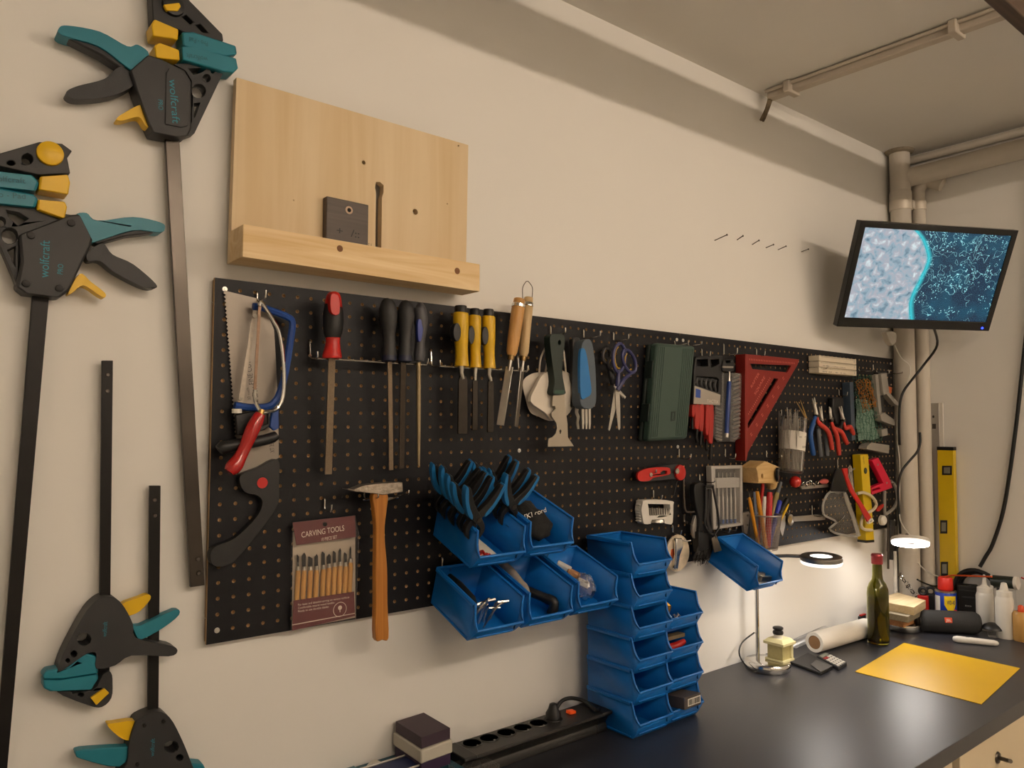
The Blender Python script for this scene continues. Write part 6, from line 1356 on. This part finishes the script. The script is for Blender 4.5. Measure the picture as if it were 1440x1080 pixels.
r = thing('teal_carton', (.28, -.05, ZD), 'flat teal cardboard carton with round stickers under the plum boxes', 'carton')
TC = mat('teal_card', '#1d4a58', .5, var=.15, scale=20)
part(r, 'carton', TC, lambda b: b.box((.283, -.052, (ZD-.291)/2), (.262, .134, -.291-ZD)), .001)
for u, v, m in ((615, 1070.5, YELP), (597, 1077, PAPER)):
    q = Zp(u, v, -.2905); k = part(r, 'sticker', PAPER, lambda b: b.lathe((q.x, q.y, -.2909), [(0,.0062),(.0005,.006)], n=20)); part(k, 'sticker_dot', m, lambda b: b.lathe((q.x, q.y, -.2904), [(0,.0035),(.0004,.0033)], n=16))
part(r, 'printed_flap', mat('pale_teal_print', '#5d8791', .5), lambda b: slabpx(b, [(478,1077),(494,1072),(500,1079),(485,1086)], .0006, -.2908))
part(r, 'printed_cloud', PAPER, lambda b: slabpx(b, bez([(514,1079),(524,1068),(531,1069),(536,1071),(541,1072),(536,1078),(520,1083)], 2, True), .0006, -.2908))
r = thing('blue_tray', (.27, -.09, -.2906), 'dark blue plastic tray lying on the teal carton', 'tray')
DBL = mat('dark_blue_tray', '#1d2750', .4)
q = Zp(545, 1070, -.276)
part(r, 'tray', DBL, lambda b: b.prism([(q.x-.085, q.y-.05, -.2906), (q.x-.095, q.y-.05, -.276), (q.x+.055, q.y-.05, -.276), (q.x+.045, q.y-.05, -.2906)], (0, .048, 0)), .004)
part(r, 'rim', MATS['clear_grey_plastic'], lambda b: b.tube([(q.x-.095, q.y-.052, -.2755), (q.x+.055, q.y-.052, -.2755), (q.x+.057, q.y, -.2755), (q.x-.095, q.y, -.2755)], .0018, 6, closed=True))
q = Zp(657, 1064, -.285)
r = thing('clear_box', (q.x, q.y-.05, ZD), 'small clear plastic box in front of the power strip end', 'box')
w_, d_, h_ = .062, .06, .042
def cbx(b):
    x0, x1, y0, y1, z0, z1 = q.x-w_*.75, q.x+w_*.25+.012, q.y-d_-.004, q.y-.004, ZD, ZD+h_
    v = [(x0,y0,z0),(x1,y0,z0),(x1,y1,z0),(x0,y1,z0),(x0,y0,z1),(x1,y0,z1),(x1,y1,z1),(x0,y1,z1)]
    b.add(v, [(0,3,2,1),(0,1,5,4),(1,2,6,5),(2,3,7,6),(3,0,4,7)])
o = part(r, 'shell', CLEAR, cbx, smooth=0); m_ = o.modifiers.new('wall', 'SOLIDIFY'); m_.thickness = .0014
part(r, 'contents', mat('beige_contents', '#a08468', .7, var=.3), lambda b: b.box((q.x-.02, q.y-.034, ZD+.010), (.04, .04, .016)), .003)

# ------------------------------------------------------------------ monitor
TLm = Vector((1.804, -.181, .9455)); E1 = Vector((.888271, -.459318, .00113)).normalized(); E2 = Vector((.186699, .342175, -.920902)); E2 = (E2-E1*E2.dot(E1)).normalized()
MW, MH = .555, .555/1.695; NF = E2.cross(E1).normalized()
if NF.y > 0: NF = -NF
def mp(a_, e_, n_=0): return TLm+E1*a_+E2*e_+NF*n_
r = thing('monitor', mp(MW/2, MH/2, -.02), 'black flat monitor with a glowing blue map hung in the corner', 'monitor')
cmo = r
part(r, 'bezel', mat('gloss_bezel', '#121213', .12, var=.05), lambda b: b.prism([mp(0,0), mp(MW,0), mp(MW,MH), mp(0,MH)], -NF*.024, [[mp(.020,.019), mp(.020,MH-.030), mp(MW-.020,MH-.030), mp(MW-.020,.019)]]), .002)
part(r, 'back_shell', BLACKP, lambda b: b.prism([mp(.02,.02,-.0245), mp(MW-.02,.02,-.0245), mp(MW-.02,MH-.02,-.0245), mp(.02,MH-.02,-.0245)], -NF*.02), .004)
SCM = bpy.data.materials.new('map_screen'); SCM.use_nodes = True; nt = SCM.node_tree; N = nt.nodes; L = nt.links
for n_ in list(N): N.remove(n_)
out = N.new('ShaderNodeOutputMaterial'); em = N.new('ShaderNodeEmission'); gl = N.new('ShaderNodeBsdfGlossy'); gl.inputs['Roughness'].default_value = .15; gl.inputs['Color'].default_value = (.03,.03,.03,1)
ad = N.new('ShaderNodeAddShader'); L.new(em.outputs[0], ad.inputs[0]); L.new(gl.outputs[0], ad.inputs[1]); L.new(ad.outputs[0], out.inputs[0])
em.inputs['Strength'].default_value = SCREEN_POWER
uv = N.new('ShaderNodeUVMap'); uv.uv_map = 'UVMap'; sep = N.new('ShaderNodeSeparateXYZ'); L.new(uv.outputs[0], sep.inputs[0])
def math_(op, a_, b_=None, c_=None, clamp=False):
    n_ = N.new('ShaderNodeMath'); n_.operation = op; n_.use_clamp = clamp
    for i, x in enumerate((a_, b_, c_)):
        if x is None: continue
        if isinstance(x, (int, float)): n_.inputs[i].default_value = x
        else: L.new(x, n_.inputs[i])
    return n_.outputs[0]
U, V = sep.outputs[0], sep.outputs[1]     # V from the bottom
def noi(sc, det=4, dis=0, w=0):
    n_ = N.new('ShaderNodeTexNoise'); n_.inputs['Scale'].default_value = sc; n_.inputs['Detail'].default_value = det; n_.inputs['Distortion'].default_value = dis
    mpn = N.new('ShaderNodeMapping'); mpn.inputs['Location'].default_value = (w, w*.7, 0); mpn.inputs['Scale'].default_value = (1.78, 1, 1); L.new(uv.outputs[0], mpn.inputs[0]); L.new(mpn.outputs[0], n_.inputs['Vector']); return n_.outputs['Fac']
def ramp(f, stops):
    r_ = N.new('ShaderNodeValToRGB'); L.new(f, r_.inputs[0]); cr = r_.color_ramp
    while len(cr.elements) < len(stops): cr.elements.new(.5)
    for e_, (p_, c2) in zip(cr.elements, stops): e_.position = p_; e_.color = lin(c2)
    return r_.outputs[0]
def mixc(f, a_, b_):
    n_ = N.new('ShaderNodeMix'); n_.data_type = 'RGBA'
    L.new(f, n_.inputs[0])
    for i, x in ((6, a_), (7, b_)):
        if isinstance(x, str): n_.inputs[i].default_value = lin(x)
        else: L.new(x, n_.inputs[i])
    return n_.outputs[2]
# coast line: bulges right at mid height
fc_ = N.new('ShaderNodeFloatCurve'); L.new(V, fc_.inputs[1]); cvm = fc_.mapping; cv = cvm.curves[0]
cv.points[0].location = (0, .455); cv.points[1].location = (1, .33)
for p_ in ((.22,.42),(.44,.44),(.68,.465),(.82,.43)): cv.points.new(*p_)
cvm.update()
cst = math_('ADD', fc_.outputs[0], math_('MULTIPLY', math_('SUBTRACT', noi(6, 2), .5), .018))
dd_ = math_('SUBTRACT', U, cst)
land = ramp(noi(12, 12, .5, 3), [(.30, '#5d7c90'), (.45, '#a3bccb'), (.56, '#bdbcc6'), (.70, '#e4f4f8')])
sea = ramp(noi(120, 3, 0, 7), [(.35, '#0e1c30'), (.55, '#223c58'), (.75, '#4c8aa6')])
sea = mixc(math_('MULTIPLY', math_('SUBTRACT', noi(3, 2, 0, 9), .45, None, True), 2.2, None, True), sea, '#1d6f8c')
vor = N.new('ShaderNodeTexVoronoi'); vor.feature = 'F1'; vor.inputs['Scale'].default_value = 34; mpn = N.new('ShaderNodeMapping'); mpn.inputs['Scale'].default_value = (1.78, 1, 1); L.new(uv.outputs[0], mpn.inputs[0]); L.new(mpn.outputs[0], vor.inputs['Vector'])
dots = math_('MULTIPLY', math_('LESS_THAN', vor.outputs['Distance'], .24), math_('GREATER_THAN', noi(5.5, 1, .5, 1.3), .52))
n5 = noi(7, 1, 1.5, 5); lines = math_('MULTIPLY', math_('LESS_THAN', math_('ABSOLUTE', math_('SUBTRACT', n5, .5)), .008), math_('GREATER_THAN', noi(4, 0, 0, 11), .5))
n6 = noi(14, 0, .6, 15); loops = math_('MULTIPLY', math_('LESS_THAN', math_('ABSOLUTE', math_('SUBTRACT', n6, .62)), .010), math_('GREATER_THAN', V, .45))
sea = mixc(math_('MAXIMUM', math_('MAXIMUM', dots, lines), loops), sea, '#a6f0f8')
colr = mixc(math_('GREATER_THAN', dd_, 0.0), land, sea)
glow = math_('SUBTRACT', 1.0, math_('DIVIDE', math_('ABSOLUTE', math_('SUBTRACT', dd_, .012)), .026), None, True)
colr = mixc(glow, colr, '#3fd8e6')
L.new(colr, em.inputs[0])
b = MB(); b.add([mp(.019,MH-.029,-.003), mp(MW-.019,MH-.029,-.003), mp(MW-.019,.018,-.003), mp(.019,.018,-.003)], [(0,1,2,3)])
o = b.build('screen', SCM, r, smooth=0)
ul = o.data.uv_layers.new(name='UVMap')
for i, c2 in enumerate(((0,0),(1,0),(1,1),(0,1))): ul.data[i].uv = c2
part(r, 'power_led', mat('blue_led', '#2030ff', .4, emit='#2338ff', estr=6), lambda b: b.sphere(mp(MW-.030, MH-.010, .0005), .0036, 10, 6))
pc = mp(MW*.6, MH*.4, -.045)
part(r, 'mount_arm', BLACKP, lambda b: b.tube([pc, pc+Vector((.03,.08,.01)), Vector((pc.x+.06, WALL-.001, pc.z+.02))], .016, 14))
b = MB(); b.tube(bez([mp(MW*.66, MH-.006, -.03), W(1318,485,.16), W(1300,512,.11), W(1284,532,.085), W(1272,548,.075), W(1267,560,.068), W(1265,574,.062), W(1264,600,.058), W(1265,625,.05)], 5), .0042, 10); tag(b.build('monitor_cable', BLACKP), 'black cable hanging from the monitor past the thick pipe', 'cable')
b = MB(); b.tube(bez([W(1293.5,608,.10), W(1294,622,.10), W(1290,635,.095), W(1279,648,.085), W(1269,661,.072), W(1264,676,.06), W(1263,692,.052), W(1264,715,.045), W(1266,750,.03)], 5), .004, 10); tag(b.build('grey_cable', GREYP), 'dark cable curling round the thick pipe above the white ring lamp', 'cable')
r = thing('white_charging_cable', W(1255, 487, .03), 'white cable with a flat plug hanging beside the thick pipe', 'cable')
part(r, 'plug', WHITEP, lambda b: b.plate(S([(85,88),(105,78),(155,92),(162,112),(158,160),(135,184),(112,160)], 5.14, 1230, 450), .042, .022), .003)
part(r, 'cord', WHITEP, lambda b: b.tube(bez([W(1258,485,.032), W(1262,494,.034), W(1268,504,.04), W(1277,512,.055), W(1280,519,.062), W(1278,532,.062), W(1270,553,.055), W(1265,572,.05), W(1262,592,.046), W(1262,620,.044), W(1265,650,.044), W(1265,690,.044), W(1265,725,.044), W(1269,738,.05), W(1276,748,.06), W(1282,755,.07)], 5), .0019, 8))
b = MB(); b.tube(bez([W(1291,792,.10), W(1303,803,.10), W(1320,811,.10), W(1338,817,.10), W(1352,821,.11)], 5), .0019, 8); tag(b.build('white_cable', WHITEP), 'thin white cord running behind the spray can', 'cable')
b = MB(); b.tube(bez([W(1290,815,.085), W(1300,820,.085), W(1312,824,.09), W(1325,824,.10)], 5), .003, 8); tag(b.build('black_cable', BLACKP), 'short black cord lying behind the red tool', 'cable')
# nails in the wall
for i, (bx0, by0, hx, hy) in enumerate(((1005,338.7,1022,330.3),(1036.5,338.5,1044.5,331.8),(1057.8,345,1067,338.2),(1077,349,1087.5,344),(1094,352,1105,346.3),(1127,354.3,1136.5,350.5))):
    p = W(bx0, by0, -.018); e = Xp(hx, hy, p.x)
    b = MB(); p.y += .006; b.tube([p, e], .0014, 8); b.cyl(e, e+Vector((0,-.0015,0)), .0028, n=10)
    tag(b.build('wall_nail', DSTEEL), ('longest nail of the row in the bare wall, farthest from the monitor', 'second nail of the row in the bare wall counted from the plywood', 'third nail of the row in the bare wall counted from the plywood', 'fourth nail of the row in the bare wall counted from the plywood', 'fifth nail of the row in the bare wall counted from the plywood', 'nail of the row closest to the monitor shadow')[i], 'nail', 'row of nails in the wall')
